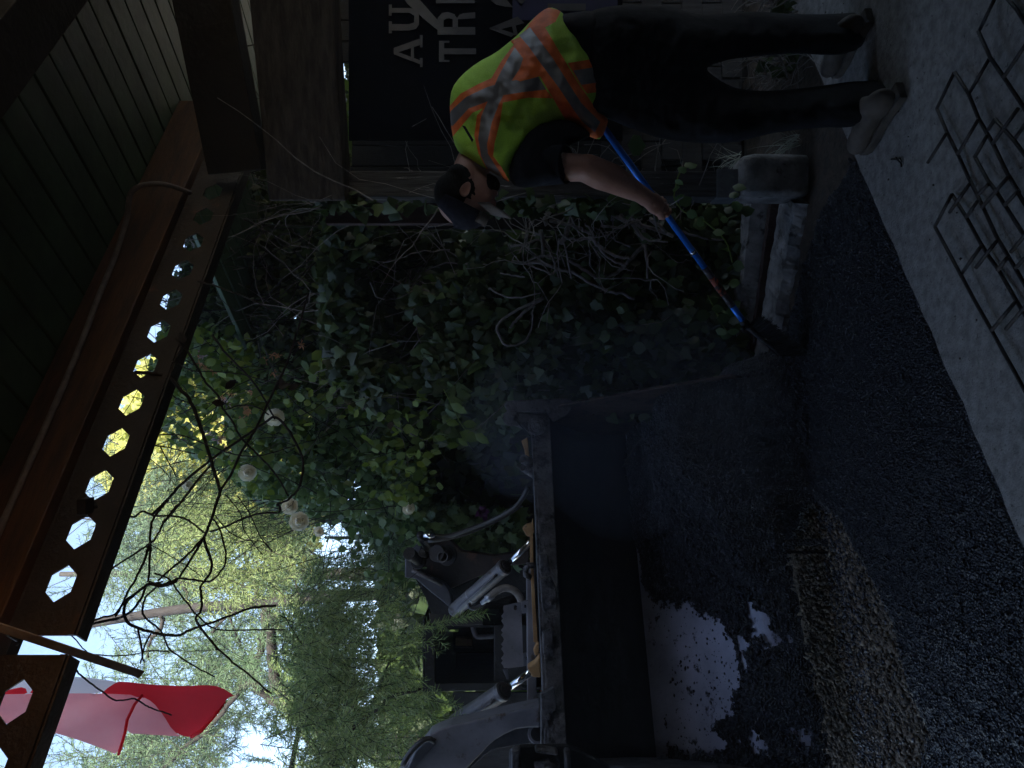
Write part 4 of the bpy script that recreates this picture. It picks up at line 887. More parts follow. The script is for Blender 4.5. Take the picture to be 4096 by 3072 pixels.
img_plate([(1820, 2586), (1890, 2588), (1890, 2594), (1820, 2592)], 5.15, .02, M['captan'], 'instrument_edge', .001)
img_plate([(1984, 2548), (2012, 2548), (2012, 2575), (1984, 2575)], 5.0, .03, M['tan'], 'latch', .003)
mb = MB(); pl([(910, 770), (930, 830), (960, 848), (1100, 838)], fn, 5.0, .018, mb, 8); obj('grab_bar', mb, M['grey_paint'], ld_, smooth=True)
mb = MB()
for i in range(7):
    x = 1755 + i * 34; mb.tube([P(x, 2640, 5.86), P(x + 4, 2705, 5.86)], .006, 5)
for i in range(4):
    y = 2642 + i * 20; mb.tube([P(1750, y, 5.87), P(1965, y - 6, 5.87)], .006, 5)
obj('window_grille', mb, M['blkmetal'], ld_)
mb = MB()
for i in range(6): mb.tube([P(1945 + i * 14, 2500, 5.2), P(1945 + i * 14, 2548, 5.2)], .005, 5)
for i in range(4): mb.tube([P(1940, 2502 + i * 15, 5.21), P(2020, 2502 + i * 15, 5.21)], .005, 5)
obj('window_grille', mb, M['blkmetal'], ld_)
# body below cab and wheels (hidden behind the bucket, real all the same)
mb = MB(); mb.box((-1.75, 5.6, .75), (1.2, 2.0, .75), Matrix.Rotation(R(25), 3, 'Z')); obj('chassis', mb, M['blkmetal'], ld_, bevel=.03)
for (x, y) in ((-.98, 5.0), (-2.2, 4.55), (-1.5, 6.3), (-2.7, 5.8)):
    mb = MB(); c = Vector((x, y, .38)); ax_ = Vector((.91, .42, 0)); mb.tube([c - ax_ * .13, c + ax_ * .13], .42, 32)
    for k in range(20):
        a = k / 20 * 6.283; u = Vector((-.42, .91, 0)); p = c + (u * math.cos(a) + Vector((0, 0, 1)) * math.sin(a)) * .42; mb.beam(p - ax_ * .13, p + ax_ * .13, .03, .05)
    w_ = obj('tyre', mb, M['hose'], ld_); mb = MB(); mb.tube([c - ax_ * .14, c + ax_ * .14], .2, 24); obj('rim', mb, M['tan'], w_)
# black coupler casting at the lower left corner
CP = cl([(1140, 1800), (1140, 1562), (1170, 1532), (1215, 1524), (1500, 1520), (1600, 1556), (1690, 1605), (1755, 1650), (1850, 1800)])
img_plate(CP, 3.16, .03, M['blkmetal'], 'quick_coupler', .012)
for L in ([(1150, 1560), (1210, 1545), (1215, 1800), (1150, 1800)], [(1480, 1560), (1520, 1560), (1530, 1800), (1490, 1800)], [(1300, 1540), (1440, 1560), (1445, 1590), (1300, 1570)]): img_plate(cl(L), 3.10, .05, M['grimy'], 'coupler_rib', .01)
mb = MB(); mb.tube([P(*fn(1300, 1650), 3.12), P(*fn(1380, 1630), 3.12), P(*fn(1440, 1660), 3.12)], .02, 10); obj('coupler_handle', mb, M['grimy'], ld_, smooth=True)

# asphalt heap in and below the bucket
def heapz(s, t):    # height above floor line
    return 0
NS, NT_ = 250, 210
ss = np.linspace(-.17, 1.02, NS); tt = np.linspace(-.38, .95, NT_); S_, T_ = np.meshgrid(ss, tt)
pt = np.array([p[0] for p in prof[6:]]); pz = np.array([p[1] for p in prof[6:]])
floor = np.interp(T_, pt, pz) + .05 * (1 - S_) * (T_ > .1)
floor = np.where(S_ < -.02, np.maximum(floor - np.clip(-S_ * 3.2, 0, 1) * (floor + .05), -.05), floor)
floor = np.where((T_ > .47) & (S_ < .2), np.maximum(-.05, floor - (T_ - .47) * 1.1), floor)
base = .24 * np.exp(-((S_ - .12) / .28) ** 2 - ((T_ - .38) / .45) ** 2) + .10 * np.exp(-((S_ - .30) / .16) ** 2 - ((T_ - .2) / .34) ** 2) + .07 * np.exp(-((S_ - .80) / .25) ** 2 - ((T_ - .40) / .14) ** 2)
WX = RT.x + sw.x * S_ + tn.x * T_; WY = RT.y + sw.y * S_ + tn.y * T_; WZ = floor + sw.z * S_
PXX = 2048 - (WZ - CH) / WY * F; PYY = 1536 - WX / WY * F
BARE = [[(2640, 2450), (2650, 2414), (2787, 2433), (2910, 2499), (2938, 2547), (2985, 2547), (3009, 2670), (2957, 2755), (2948, 2850), (2853, 2897), (2910, 2973), (2777, 3030), (2690, 2973), (2640, 2802), (2618, 2613)],
        [(3010, 2410), (3071, 2461), (3156, 2556), (3118, 2603), (3060, 2540)], [(3030, 2930), (3099, 2992), (3050, 2995), (2990, 2960)], [(3184, 2935), (3270, 2935), (3215, 2978)], [(3000, 2400), (3012, 2400), (3085, 2640), (3070, 2650)]]
sdb = np.full(S_.shape, 1e9)
for bp in BARE:
    d_ = pdist(PXX, PYY, bp); sdb = np.minimum(sdb, np.where(inpoly(PXX, PYY, bp), -d_, d_))
sdb = sdb + (vnoise(S_, T_, 34, 15) - .5) * 46 + (vnoise(S_, T_, 90, 16) - .5) * 44
strk = np.exp(-((PXX - (2945 + (PYY - 2550) * .22)) / 9) ** 2) * (PYY > 2520) * (PYY < 2790)
cov = np.clip(sdb / 60, -1, 1)
base = base - .30 * np.clip(-S_ - .02, 0, 1) * 1.2 + .10 * np.clip(-S_ * 8, 0, 1) * np.exp(-((T_ - .40) / .35) ** 2)
base = (base + .02) * np.clip(sdb / 170, 0, 1) ** .7 + .006 + .02 * np.clip(cov, 0, 1) + (vnoise(S_, T_, 9, 5) - .4) * .05 * np.clip(sdb / 120, 0, 1)
base = np.where(sdb > 0, np.maximum(base, .006 + .012 * np.clip(sdb / 80, 0, 1)), base)
base = np.where((sdb < 0) & (strk < .3), -.05, base)
base += (vnoise(S_, T_, 26, 6) - .5) * .03 * (sdb > 30)
edge = np.minimum(np.minimum(S_ + .17 - .06 * vnoise(S_, T_, 12, 19), 1.02 - S_) * 8, np.minimum(T_ + .38, .95 - T_) * 6)
top_ = base + (vnoise(S_, T_, 150, 8) - .3) * .012 * (base > 0) + RS.rand(*S_.shape) ** 3 * .008
gnd = np.where(T_ > .5, -.05, -9)
hz = floor + np.maximum(top_, -.03)
bnd = .478 + .02 * vnoise(S_, T_, 30, 12)
hz = np.where((sdb > 0) & (S_ > -.01) & (T_ < .49), np.maximum(hz, floor + .008 + .02 * vnoise(S_, T_, 60, 31)), hz)
mz = -.085 + .44 * np.exp(-((S_ - .05) / .24) ** 2 - (np.maximum(0, T_ - .26) / .27) ** 2) + (vnoise(S_, T_, 13, 5) - .5) * .035 + (vnoise(S_, T_, 34, 6) - .5) * .03 + (vnoise(S_, T_, 150, 8) - .3) * .012 + RS.rand(*S_.shape) ** 3 * .008
mz = -.085 + (mz + .085) * np.clip(edge * 1.5, 0, 1)
ib = ((top_ > -.006) | (sdb > 0) | (T_ > bnd - .03)) & (S_ > .0)
tap = np.clip((bnd - T_) / .09, 0, 1)
lipz = .185 + .05 * (1 - S_)
hb = np.where(T_ < bnd, floor + .003 + np.maximum(hz - floor - .003, 0) * tap, lipz + .003 - np.minimum(np.clip(T_ - bnd, 0, 1) * 5, .055))
inb = ib & (T_ < bnd + (.012 + 0 * S_))
hz = np.where(inb & (hb > mz), hb, mz)
keep = (inb | ((mz > -.055) & ((T_ > .3) | (S_ < .0)) & (S_ < .55))) & (edge > 0)
idm = -np.ones(S_.shape, int); idm[keep] = np.arange(keep.sum())
jit = (RS.rand(*S_.shape, 2) - .5)
V = np.stack([RT.x + sw.x * (S_ + jit[..., 0] * .003) + tn.x * T_, RT.y + sw.y * S_ + tn.y * (T_ + jit[..., 1] * .004), hz + sw.z * S_], -1)[keep]
q = keep[:-1, :-1] & keep[1:, :-1] & keep[:-1, 1:] & keep[1:, 1:]
Fc = np.stack([idm[:-1, :-1][q], idm[:-1, 1:][q], idm[1:, 1:][q], idm[1:, :-1][q]], 1)
tag(npmesh('asphalt_heap', V, Fc, M['asphalt']), 'loose hot black asphalt sliding out of the bucket', 'asphalt heap', kind='stuff')
pts = []; kk = np.argwhere(keep)
for i in RS.permutation(len(kk))[:13000]:
    a, b = kk[i]; pts.append((RT.x + sw.x * S_[a, b] + tn.x * T_[a, b], RT.y + sw.y * S_[a, b] + tn.y * T_[a, b], hz[a, b] + sw.z * S_[a, b] + .003))
for i in range(1100):
    s = RS.uniform(.45, .99) if i % 3 else RS.uniform(.72, .99); t = RS.uniform(-.3, .48) if i % 2 else RS.uniform(.0, .48); z = float(np.interp(t, pt, pz)); pts.append((RT.x + sw.x * s + tn.x * t, RT.y + sw.y * s + tn.y * t, z + sw.z * s + .008))
for i in range(3600):
    s = RS.uniform(.1, 1.0); t = .42 + abs(RS.randn()) * .2; pts.append((RT.x + sw.x * s + tn.x * t, RT.y + sw.y * s + tn.y * t, -.046))
stones('bucket_crumbs', pts, .0025, .012, M['agg'], 'black asphalt crumbs on the worn bucket floor', 'crumbs')

# second worker behind the machine, only slivers of the vest show
w2 = thing('person', 'second worker in hi-vis vest standing behind the left lift arm', 'person', (-2.50, 5.6, 0))
mb = MB(); X0, Y0 = -2.50, 5.6
for sx in (-.11, .11): capsule(mb, (X0 + sx, Y0, .06), (X0 + sx, Y0, .50), .05, .06); capsule(mb, (X0 + sx, Y0, .50), (X0 + sx * .9, Y0, .92), .065, .09); capsule(mb, (X0 + sx, Y0, .05), (X0 + sx, Y0 - .16, .04), .045, .035)
capsule(mb, (X0, Y0, .95), (X0, Y0, 1.38), .15, .15); capsule(mb, (X0 - .19, Y0, 1.40), (X0 + .19, Y0, 1.40), .075, .075); capsule(mb, (X0, Y0, 1.4), (X0, Y0, 1.56), .06, .055)
mb.ball((X0, Y0 - .01, 1.66), (.078, .095, .115), n=12); mb.ball((X0, Y0 - .11, 1.65), (.014, .02, .022), n=6)
for sx in (-1, 1):
    capsule(mb, (X0 + sx * .22, Y0, 1.38), (X0 + sx * .28, Y0, 1.10), .055, .045); capsule(mb, (X0 + sx * .28, Y0, 1.10), (X0 + sx * .22, Y0 - .2, .95), .042, .032); mb.ball((X0 + sx * .20, Y0 - .25, .93), (.04, .05, .03), n=6)
remesh_obj('body', mb, M['skin'], w2, .014, 4)
mb = MB(); capsule(mb, (X0, Y0, 1.02), (X0, Y0, 1.36), .185, .18); capsule(mb, (X0 - .17, Y0, 1.38), (X0 + .17, Y0, 1.38), .10, .10)
v2 = remesh_obj('vest', mb, M['vest'], w2, .014, 4); v2.data.materials.append(M['vorange'])
for p in v2.data.polygons:
    c = p.center
    if 1.10 < c.z < 1.2 or .07 < abs(c.x - X0) < .13: p.material_index = 1
mb = MB()
for sx in (-.11, .11): capsule(mb, (X0 + sx, Y0, .12), (X0 + sx, Y0, .50), .075, .08); capsule(mb, (X0 + sx, Y0, .50), (X0 + sx * .9, Y0, .95), .085, .12)
remesh_obj('trousers', mb, M['denim'], w2, .016, 4)
mb = MB(); mb.ball((X0, Y0, 1.72), (.10, .115, .085), n=12); obj('hard_hat', mb, M['white'], w2, smooth=True)

# ------------------------------------------------------------ flag and its holder bar
c4 = lambda L: [(x * .452, 2450 + y * .452) for x, y in L]
fl = thing('flag', 'large red and white nylon flag hanging from the roof edge, its lower corners folded', 'flag', P(0, 2850, 2.9))
def cloth(name, poly, m, d, amp=.012, step=16, ph=0):
    ol = densify(smooth_poly(c4(poly), 1), step); pts = [Vector(p) for p in ol]; n0 = len(pts)
    xs = [p[0] for p in ol]; ys = [p[1] for p in ol]; gx, gy = np.meshgrid(np.arange(min(xs), max(xs), step), np.arange(min(ys), max(ys), step))
    ok = inpoly(gx, gy, ol) & (pdist(gx, gy, ol) > step * .5)
    pts += [Vector(p) for p in zip(gx[ok], gy[ok])]
    V2, E2, F2, *_ = delaunay_2d_cdt(pts, [(i, (i + 1) % n0) for i in range(n0)], [], 0, .3)
    mb = MB(); vs = []
    for v in V2: vs.append(P(v.x, v.y, d(v.x, v.y) + amp * math.sin((v.y * 1.0 + v.x * .35) / 38 + ph) + amp * .6 * math.sin(v.x / 90 + v.y / 150 + ph * 2)))
    fs = [tuple(f) for f in F2 if inpoly(sum(V2[i].x for i in f) / 3, sum(V2[i].y for i in f) / 3, ol)]
    mb.add(vs, fs); return obj(name, mb, m, fl, smooth=True)
dA = lambda x, y: 2.92
cloth('white_field', [(-400, 530), (100, 545), (470, 565), (750, 572), (1050, 612), (1010, 640), (900, 722), (420, 722), (-400, 735)], M['flagwhite'], dA)
cloth('red_leaf', [(250, 728), (310, 655), (420, 610), (465, 615), (520, 640), (570, 680), (598, 722)], M['flagred'], lambda x, y: dA(x, y) - .006)
cloth('red_leaf', [(30, 700), (90, 680), (220, 655), (250, 728), (30, 735)], M['flagred'], lambda x, y: dA(x, y) - .006)
cloth('red_panel', [(880, 745), (935, 680), (1010, 630), (1060, 606), (1350, 640), (1640, 652), (1820, 640), (1950, 655), (2085, 742), (2040, 742), (1985, 790), (1900, 910), (1780, 1050), (1690, 1104), (1618, 1095), (1530, 1050), (1440, 900), (1350, 790), (1260, 745)], M['flagred'], lambda x, y: 2.90 + (y - 2750) / 300 * .05)
cloth('folded_panel', [(1255, 730), (1340, 775), (1440, 890), (1540, 1060), (1625, 1100), (1400, 1085), (1085, 1066), (1120, 900)], M['flaglit'], lambda x, y: 2.975)
cloth('folded_panel', [(-500, 735), (420, 716), (900, 716), (1245, 732), (1180, 830), (1120, 960), (1102, 1080), (1047, 1262), (920, 1210), (640, 1108), (310, 1022), (-500, 900)], M['flaglit'], lambda x, y: 2.86, ph=1)
mb = MB(); q = c4([(1258, 732), (1190, 815), (1125, 950), (1105, 1070), (1048, 1258)]); mb.tube([P(a, b, 2.853 - .008) for a, b in q], .006, 6); obj('hem', mb, M['flagred'], fl, smooth=True)
mb = MB(); q = c4([(1985, 790), (1900, 910), (1780, 1050), (1690, 1102)]); mb.tube([P(a, b, 2.93) for a, b in q], .008, 6); obj('hem', mb, M['flagred'], fl, smooth=True)
mb = MB(); A = P(40, 2523, 2.02); Bq = P(567, 2698, 2.26); mb.beam(A + (A - Bq) * .5, Bq, .026, .006, up=(0, 1, .0)); o = obj('flat_bar', mb, M['hosecov'], bevel=.001); tag(o, 'flat grey brown batten hanging out at an angle under the beam gap', 'batten')

#@@PART3
# ------------------------------------------------------------ vegetation
def frames(n, down=(0, 0, -1), dj=.5, nrm=(0, -1, .5), nj=.6):
    y = np.array(down) + RS.randn(n, 3) * dj; y /= np.linalg.norm(y, axis=1)[:, None]
    z = np.array(nrm) + RS.randn(n, 3) * nj; z -= y * (z * y).sum(1)[:, None]; z /= np.linalg.norm(z, axis=1)[:, None] + 1e-9
    return np.cross(y, z), y, z
IVY_T = np.array([(0, .12, .02), (-.30, -.02, 0), (-.52, .18, -.05), (-.34, .48, -.04), (0, 1, -.12), (.34, .48, -.04), (.52, .18, -.05), (.30, -.02, 0), (0, .42, .04)])
IVY_F = np.array([(8, 0, 1), (8, 1, 2), (8, 2, 3), (8, 3, 4), (8, 4, 5), (8, 5, 6), (8, 6, 7), (8, 7, 0)])
OV_T = np.array([(0, 0, 0), (-.26, .3, -.04), (-.24, .65, -.05), (0, 1, -.1), (.24, .65, -.05), (.26, .3, -.04), (0, .45, .03)])
OV_F = np.array([(6, 0, 1), (6, 1, 2), (6, 2, 3), (6, 3, 4), (6, 4, 5), (6, 5, 0)])
LOB_T = np.array([(0, .05, 0), (-.22, -.05, 0), (-.5, .12, -.03), (-.36, .30, 0), (-.55, .62, -.06), (-.22, .6, 0), (0, 1, -.1), (.22, .6, 0), (.55, .62, -.06), (.36, .30, 0), (.5, .12, -.03), (.22, -.05, 0), (0, .4, .05)])
LOB_F = np.array([(12, i, (i + 1) % 12) for i in range(12)])
PET_F = np.array([(0, 1, 2), (0, 2, 3)])
def leaves(name, pts, smin, smax, m, parent, T=IVY_T, Fz=IVY_F, **kw):
    pts = np.asarray(pts); n = len(pts); x, y, z = frames(n, **kw); s = RS.uniform(smin, smax, n)[:, None, None]
    V = pts[:, None, :] + s * (T[None, :, 0:1] * x[:, None] + T[None, :, 1:2] * y[:, None] + T[None, :, 2:3] * z[:, None])
    Fc = Fz[None] + (np.arange(n) * len(T))[:, None, None]
    return npmesh(name, V.reshape(-1, 3), Fc.reshape(-1, 3), m, parent, smooth=False)
def sample(n, poly, d0, d1, clump=0, cf=2.2, seed=0, surf=None):
    xs = [p[0] for p in poly]; ys = [p[1] for p in poly]; out = []
    while len(out) < n:
        x = RS.uniform(min(xs), max(xs), 4096); y = RS.uniform(min(ys), max(ys), 4096); d = RS.uniform(d0, d1, 4096)
        if surf: d = d0 + (d1 - d0) * RS.rand(4096) ** surf
        ok = inpoly(x, y, poly); X = (1536 - y) / F * d; Z = CH + (2048 - x) / F * d
        if clump:
            v = vnoise(X + d * .37, Z + d * .21, cf, seed) * .65 + vnoise(X - d * .3, Z, cf * 2.7, seed + 1) * .35
            ok &= v > clump * (.75 + .5 * RS.rand(4096))
        ok &= Z > -.05
        out += list(np.stack([X, d, Z], 1)[ok])
    return np.array(out[:n])
def rand_stems(n, poly, d0, d1, r, m, parent, name='stems', L=.6, down=(0, 0, 1), curl=.5):
    mb = MB(); P0 = sample(n, poly, d0, d1)
    for p in P0:
        d = Vector(down) + Vector(RS.randn(3) * .5); d.normalize(); q = Vector(p); pts = [q.copy()]; k = int(6 + RS.randint(6)); l = L * RS.uniform(.5, 1.4) / k
        for i in range(k):
            d = (d + Vector(RS.randn(3) * curl * .35)).normalized(); q = q + d * l; pts.append(q.copy())
        rr = r * RS.uniform(.5, 1.3); mb.tube(pts, [rr * (1 - .6 * i / k) for i in range(k + 1)], 5, cap=False)
    return obj(name, mb, m, parent, smooth=True)
# --- big leaved ivy wall behind the kerb
IVYP = [(1650, 860), (2000, 960), (2280, 830), (2700, 780), (2940, 800), (2960, 1000), (2960, 1300), (2990, 1500), (3010, 1620), (2700, 1700), (2300, 1640), (2080, 1640), (2040, 1740), (1750, 1780), (1500, 1700), (1300, 1500), (1250, 1100), (1300, 800)]
IVY2 = [(2080, 1640), (2090, 2050), (2090, 2300), (1850, 2300), (1500, 2100), (1500, 1700), (1750, 1700)]
iv = thing('climbing_ivy', 'dark broad leaved ivy wall between the post and the bucket', 'ivy', (0, 4.6, 0))
leaves('leaves', sample(9500, IVYP, 4.12, 4.75, .40, 2.4, 3, surf=1.3), .045, .095, M['ivy'], iv)
leaves('leaves', sample(4200, IVYP, 4.5, 5.0, .2, 2.0, 5), .07, .12, M['ivy'], iv)
LOW = [(2480, 930), (2900, 820), (2960, 1000), (2980, 1500), (2700, 1620), (2400, 1480), (2300, 1150)]
leaves('leaves', sample(1900, LOW, 4.05, 4.4, .35, 4, 9), .055, .10, M['ivy'], iv, T=OV_T * np.array([1.5, 1, 1]), Fz=OV_F)
leaves('leaves', sample(1300, IVY2, 5.0, 5.5, .34, 2.4, 7), .07, .12, M['ivy'], iv)
rand_stems(90, IVYP, 4.2, 4.8, .0035, M['vine'], iv, L=.8)
rand_stems(60, [(1650, 860), (2280, 830), (2900, 780), (2900, 1300), (2200, 1300), (1700, 1300)], 4.15, 4.5, .0045, M['vine'], iv, L=.9, down=(.3, 0, .8), curl=.9)
# --- traced grey vine canes
vn = thing('grey_vine', 'tangle of bare grey twisted vine stems behind the arm of the worker', 'vine', (.6, 4.1, 0))
c8 = lambda x, y: (2000 + x * .4069, 700 + y * .4069)
CAN = [([(680, 30), (650, 60), (560, 180), (500, 330), (450, 430), (440, 480)], .019), ([(900, 240), (870, 260), (740, 360), (700, 420), (660, 560), (600, 680)], .020), ([(480, 450), (700, 500), (880, 570), (912, 600), (780, 640), (640, 620)], .010),
       ([(900, 200), (1000, 250), (1180, 390), (1350, 480), (1400, 510)], .018), ([(1100, 250), (1250, 370), (1400, 490), (1600, 560), (1700, 600)], .013), ([(1400, 510), (1430, 650), (1350, 750), (1250, 860), (1150, 950), (1000, 1000), (900, 980), (780, 900), (680, 850)], .013),
       ([(900, 620), (980, 700), (1100, 780), (1250, 820), (1330, 790)], .010), ([(290, 870), (380, 860), (560, 920), (740, 970), (900, 1070), (1080, 1150), (1200, 1170), (1320, 1220)], .011),
       ([(100, 690), (250, 680), (380, 640), (470, 720), (530, 830), (545, 930), (500, 980), (430, 940), (330, 900), (130, 830)], .007), ([(400, 540), (420, 680), (430, 800)], .013), ([(1470, 430), (1560, 490), (1640, 570)], .013),
       ([(1430, 700), (1445, 850), (1450, 1020)], .009), ([(980, 230), (1150, 330), (1290, 470), (1410, 640)], .014), ([(840, 300), (1000, 320), (1160, 420), (1250, 470)], .012), ([(1000, 500), (1150, 520), (1280, 480), (1400, 440)], .008),
       ([(1520, 1040), (1300, 1015), (1100, 1020), (930, 1010)], .004), ([(-120, 1110), (20, 1180), (150, 1210), (400, 1160)], .005), ([(250, 1000), (120, 990), (0, 960)], .005), ([(1240, 900), (1100, 830), (960, 700), (900, 560), (840, 470)], .008),
       ([(1600, 520), (1800, 560), (2000, 620), (2200, 640)], .008), ([(430, 1200), (260, 1330), (150, 1440), (100, 1500)], .010), ([(1320, 500), (1450, 640), (1560, 640), (1590, 600)], .006), ([(740, 1400), (300, 1430), (200, 1300), (260, 1200)], .0)]
for L_, r in CAN:
    if r <= 0: continue
    mb = MB(); pl(L_, c8, 4.02 + random.uniform(-.05, .06), r, mb, 8, jit=.0025, sub=4, taper=.7); obj('stem', mb, M['vine'], vn, smooth=True)
mb = MB(); pl([(1380, 300), (1180, 400), (1090, 480), (1110, 560), (1150, 605), (1260, 580), (1310, 470), (1310, 380)], lambda x, y: (1300 + x * .633, 1000 + y * .633), 4.05, .008, mb, 8, jit=.002, sub=4, taper=.6); obj('stem', mb, M['vine'], vn, smooth=True)
rand_stems(75, [(2080, 740), (2780, 760), (2800, 1050), (2300, 1180), (2050, 1050)], 3.95, 4.12, .0045, M['vine'], vn, L=.7, down=(.5, 0, .6), curl=1.1)
# --- grey fence behind the ivy
fn_ = thing('board_fence', 'old grey vertical board fence showing through the ivy', 'fence', (-.6, 5.2, 0))
for i in range(30):
    mb = MB(); mb.box((-3.0 + i * .142, 5.25 - .02 * (i % 2), .86 + .02 * (i % 3)), (.136, .02, 1.85)); obj('fence_board', mb, M['fence'], fn_, bevel=.002)
for z in (.5, 1.45): mb = MB(); mb.box((-.9, 5.21, z), (4.3, .04, .08)); obj('fence_rail', mb, M['fence'], fn_)
# --- tall shaded hedge at the right top
HP = [(700, 640), (950, 760), (1300, 780), (1400, 600), (1420, 200), (1350, -100), (1700, 700), (1750, 1000), (1700, 1500), (1500, 1550), (1250, 1500), (1000, 1480), (830, 1350), (650, 1250), (800, 900)]
HP = [(640, 1300), (700, 1100), (800, 820), (900, 640), (1380, 600), (1380, 200), (1420, 200), (1450, 700), (1750, 780), (1750, 1500), (1500, 1600), (1200, 1560), (950, 1520), (780, 1480)]
hg = thing('tall_hedge', 'tall dark tangled hedge above the ivy with tiny light gaps, right of the roses', 'hedge', (.5, 5.4, 0))
leaves('leaves', sample(11000, HP, 4.7, 6.0, .32, 1.8, 21), .04, .08, M['ivy'], hg, nj=.8)
leaves('leaves', sample(2600, HP, 6.2, 6.8, .15, 1.4, 23), .10, .18, M['ivy'], hg, nj=.8)
rand_stems(230, HP, 4.5, 5.6, .0045, M['vinedk'], hg, L=1.1, down=(.1, 0, 1), curl=.6)
rand_stems(60, HP, 4.3, 4.8, .0035, M['vine'], hg, L=.9, down=(.3, 0, .7), curl=.8)
# --- honeysuckle, brighter
HS = [(560, 1560), (640, 1300), (800, 1300), (1100, 1400), (1500, 1450), (1700, 1600), (1750, 1950), (1500, 2150), (1200, 2050), (1000, 1980), (800, 1830), (650, 1750)]
hs = thing('honeysuckle', 'honeysuckle bush in bloom with orange and pale flowers under the steel beam', 'shrub', (-.3, 5.2, 0))
leaves('leaves', sample(2700, HS, 4.5, 5.8, .50, 2.6, 31), .045, .085, M['leafbl'], hs, T=OV_T * np.array([1.3, 1, 1]), Fz=OV_F, nj=.9, dj=.8)
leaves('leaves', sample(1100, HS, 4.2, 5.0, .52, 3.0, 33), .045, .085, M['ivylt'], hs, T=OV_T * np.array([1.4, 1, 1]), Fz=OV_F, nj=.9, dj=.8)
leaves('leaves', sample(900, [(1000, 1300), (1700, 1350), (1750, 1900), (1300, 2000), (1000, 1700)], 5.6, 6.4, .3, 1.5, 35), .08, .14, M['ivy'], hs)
rand_stems(130, HS, 4.3, 5.4, .003, M['vinedk'], hs, L=.9, down=(-.2, 0, .9), curl=.7)
def flower(c, r, m, parent, n=8, name='flower', spread=.9, w=.12):
    V = []; Fc = []; b = 0; ax = Vector(RS.randn(3) + np.array([0, -1.5, -.3])).normalized(); u = ax.orthogonal().normalized(); v = ax.cross(u)
    for i in range(n):
        a = 6.28 * i / n + RS.rand(); d = (u * math.cos(a) + v * math.sin(a)) * spread + ax * RS.uniform(.2, .9); d.normalize(); s = d.cross(ax).normalized(); L_ = r * RS.uniform(.7, 1.2)
        V += [Vector(c) - s * r * w * .4, Vector(c) + s * r * w * .4, Vector(c) + d * L_ * .6 + s * r * w, Vector(c) + d * L_ + ax * r * RS.uniform(-.5, .1), Vector(c) + d * L_ * .6 - s * r * w]
        Fc += [(b, b + 1, b + 2), (b, b + 2, b + 4), (b + 2, b + 3, b + 4)]; b += 5
    return npmesh(name, [tuple(q) for q in V], Fc, m, parent)
FLO = [(800, 1420), (815, 1455), (835, 1500), (790, 1425), (910, 1600), (975, 1635), (905, 1595), (985, 1645), (855, 1750), (880, 1760), (900, 1780), (960, 1680), (925, 1830), (1060, 1460), (1085, 1500), (1200, 1380), (830, 1740), (870, 1695), (1000, 1560), (1100, 1420)]
for i, (x, y) in enumerate(FLO):
    for k in range(2): flower(P(x + RS.uniform(-18, 18), y + RS.uniform(-18, 18), 4.3 + RS.uniform(0, .3)), .035, M['honey'] if i % 4 else M['lilac'], hs, 7)
# --- climbing rose
rs = thing('climbing_rose', 'climbing rose with large cream white roses beside the yellow tree', 'rose bush', (-.8, 5, 0))
RP = [(880, 1600), (1300, 1700), (1700, 1850), (1750, 2300), (1500, 2350), (1300, 2150), (1150, 2100), (950, 1950)]
leaves('leaves', sample(1700, RP, 4.4, 5.4, .44, 2.8, 41), .04, .075, M['leafbl'], rs, T=OV_T * np.array([1.5, 1, 1]), Fz=OV_F, nj=.9, dj=.8)
leaves('leaves', sample(900, [(1500, 2000), (2080, 2050), (2090, 2300), (1850, 2300), (1600, 2120)], 4.7, 5.1, .3, 3.2, 43), .05, .09, M['leafbl'], rs, T=LOB_T, Fz=LOB_F)
rand_stems(60, RP, 4.4, 5.2, .003, M['vinedk'], rs, L=.9, down=(-.3, 0, .8), curl=.6)
def rose(c, r, parent):
    V = []; Fc = []; b = 0; c = Vector(c); ax = Vector((RS.uniform(-.4, .4), -1, RS.uniform(-.5, .1))).normalized(); u = ax.orthogonal().normalized(); v = ax.cross(u)
    for ring, (n, rad, cup, sz) in enumerate([(7, .95, .15, .55), (7, .75, .32, .50), (6, .55, .48, .42), (5, .36, .60, .34), (4, .18, .70, .26)]):
        for i in range(n):
            a = 6.28 * (i + ring * .37) / n + RS.randn() * .1; dr = u * math.cos(a) + v * math.sin(a); tg = -u * math.sin(a) + v * math.cos(a)
            g0 = []
            for j in range(4):
                for k in range(5):
                    q = (k - 2) / 2; h = j / 3; wv = sz * (.35 + .65 * math.sin(min(1, h * 1.15) * 1.57)); pos = dr * (rad * (.15 + .85 * h ** .8)) + tg * (q * wv) - dr * (q * q * .18 * sz) + ax * (cup * h - .2 + .12 * h * h * (1 if ring > 2 else -1) + RS.randn() * .015)
                    g0.append(tuple(c + pos * r))
            V += g0
            for j in range(3):
                for k in range(4): Fc.append((b + j * 5 + k, b + j * 5 + k + 1, b + j * 5 + k + 6, b + j * 5 + k + 5))
            b += 20
    o = npmesh('rose_flower', V, Fc, M['rose'], parent, smooth=True)
    mb = MB(); mb.ball(c + ax * r * .18, r * .30, n=6); mb.ball(c - ax * r * .1, r * .55, n=6); obj('rose_bud', mb, M['rose'], o, smooth=True); return o
for (x, y, r) in ((1098, 1672, 40), (990, 1890, 36), (750, 1942, 22), (1158, 2025, 34), (1197, 2085, 40), (1274, 2128, 22), (1636, 2036, 27), (1240, 2290, 0)):
    if r: rose(P(x, y, 4.25), r / F * 4.25, rs)
for k in range(9):
    c = P(1930, 2058, 4.62); flower(c + Vector(RS.randn(3) * .006), .05, M['purple'], rs, 5, 'clematis_flower', 1.2, .4) if k < 3 else None
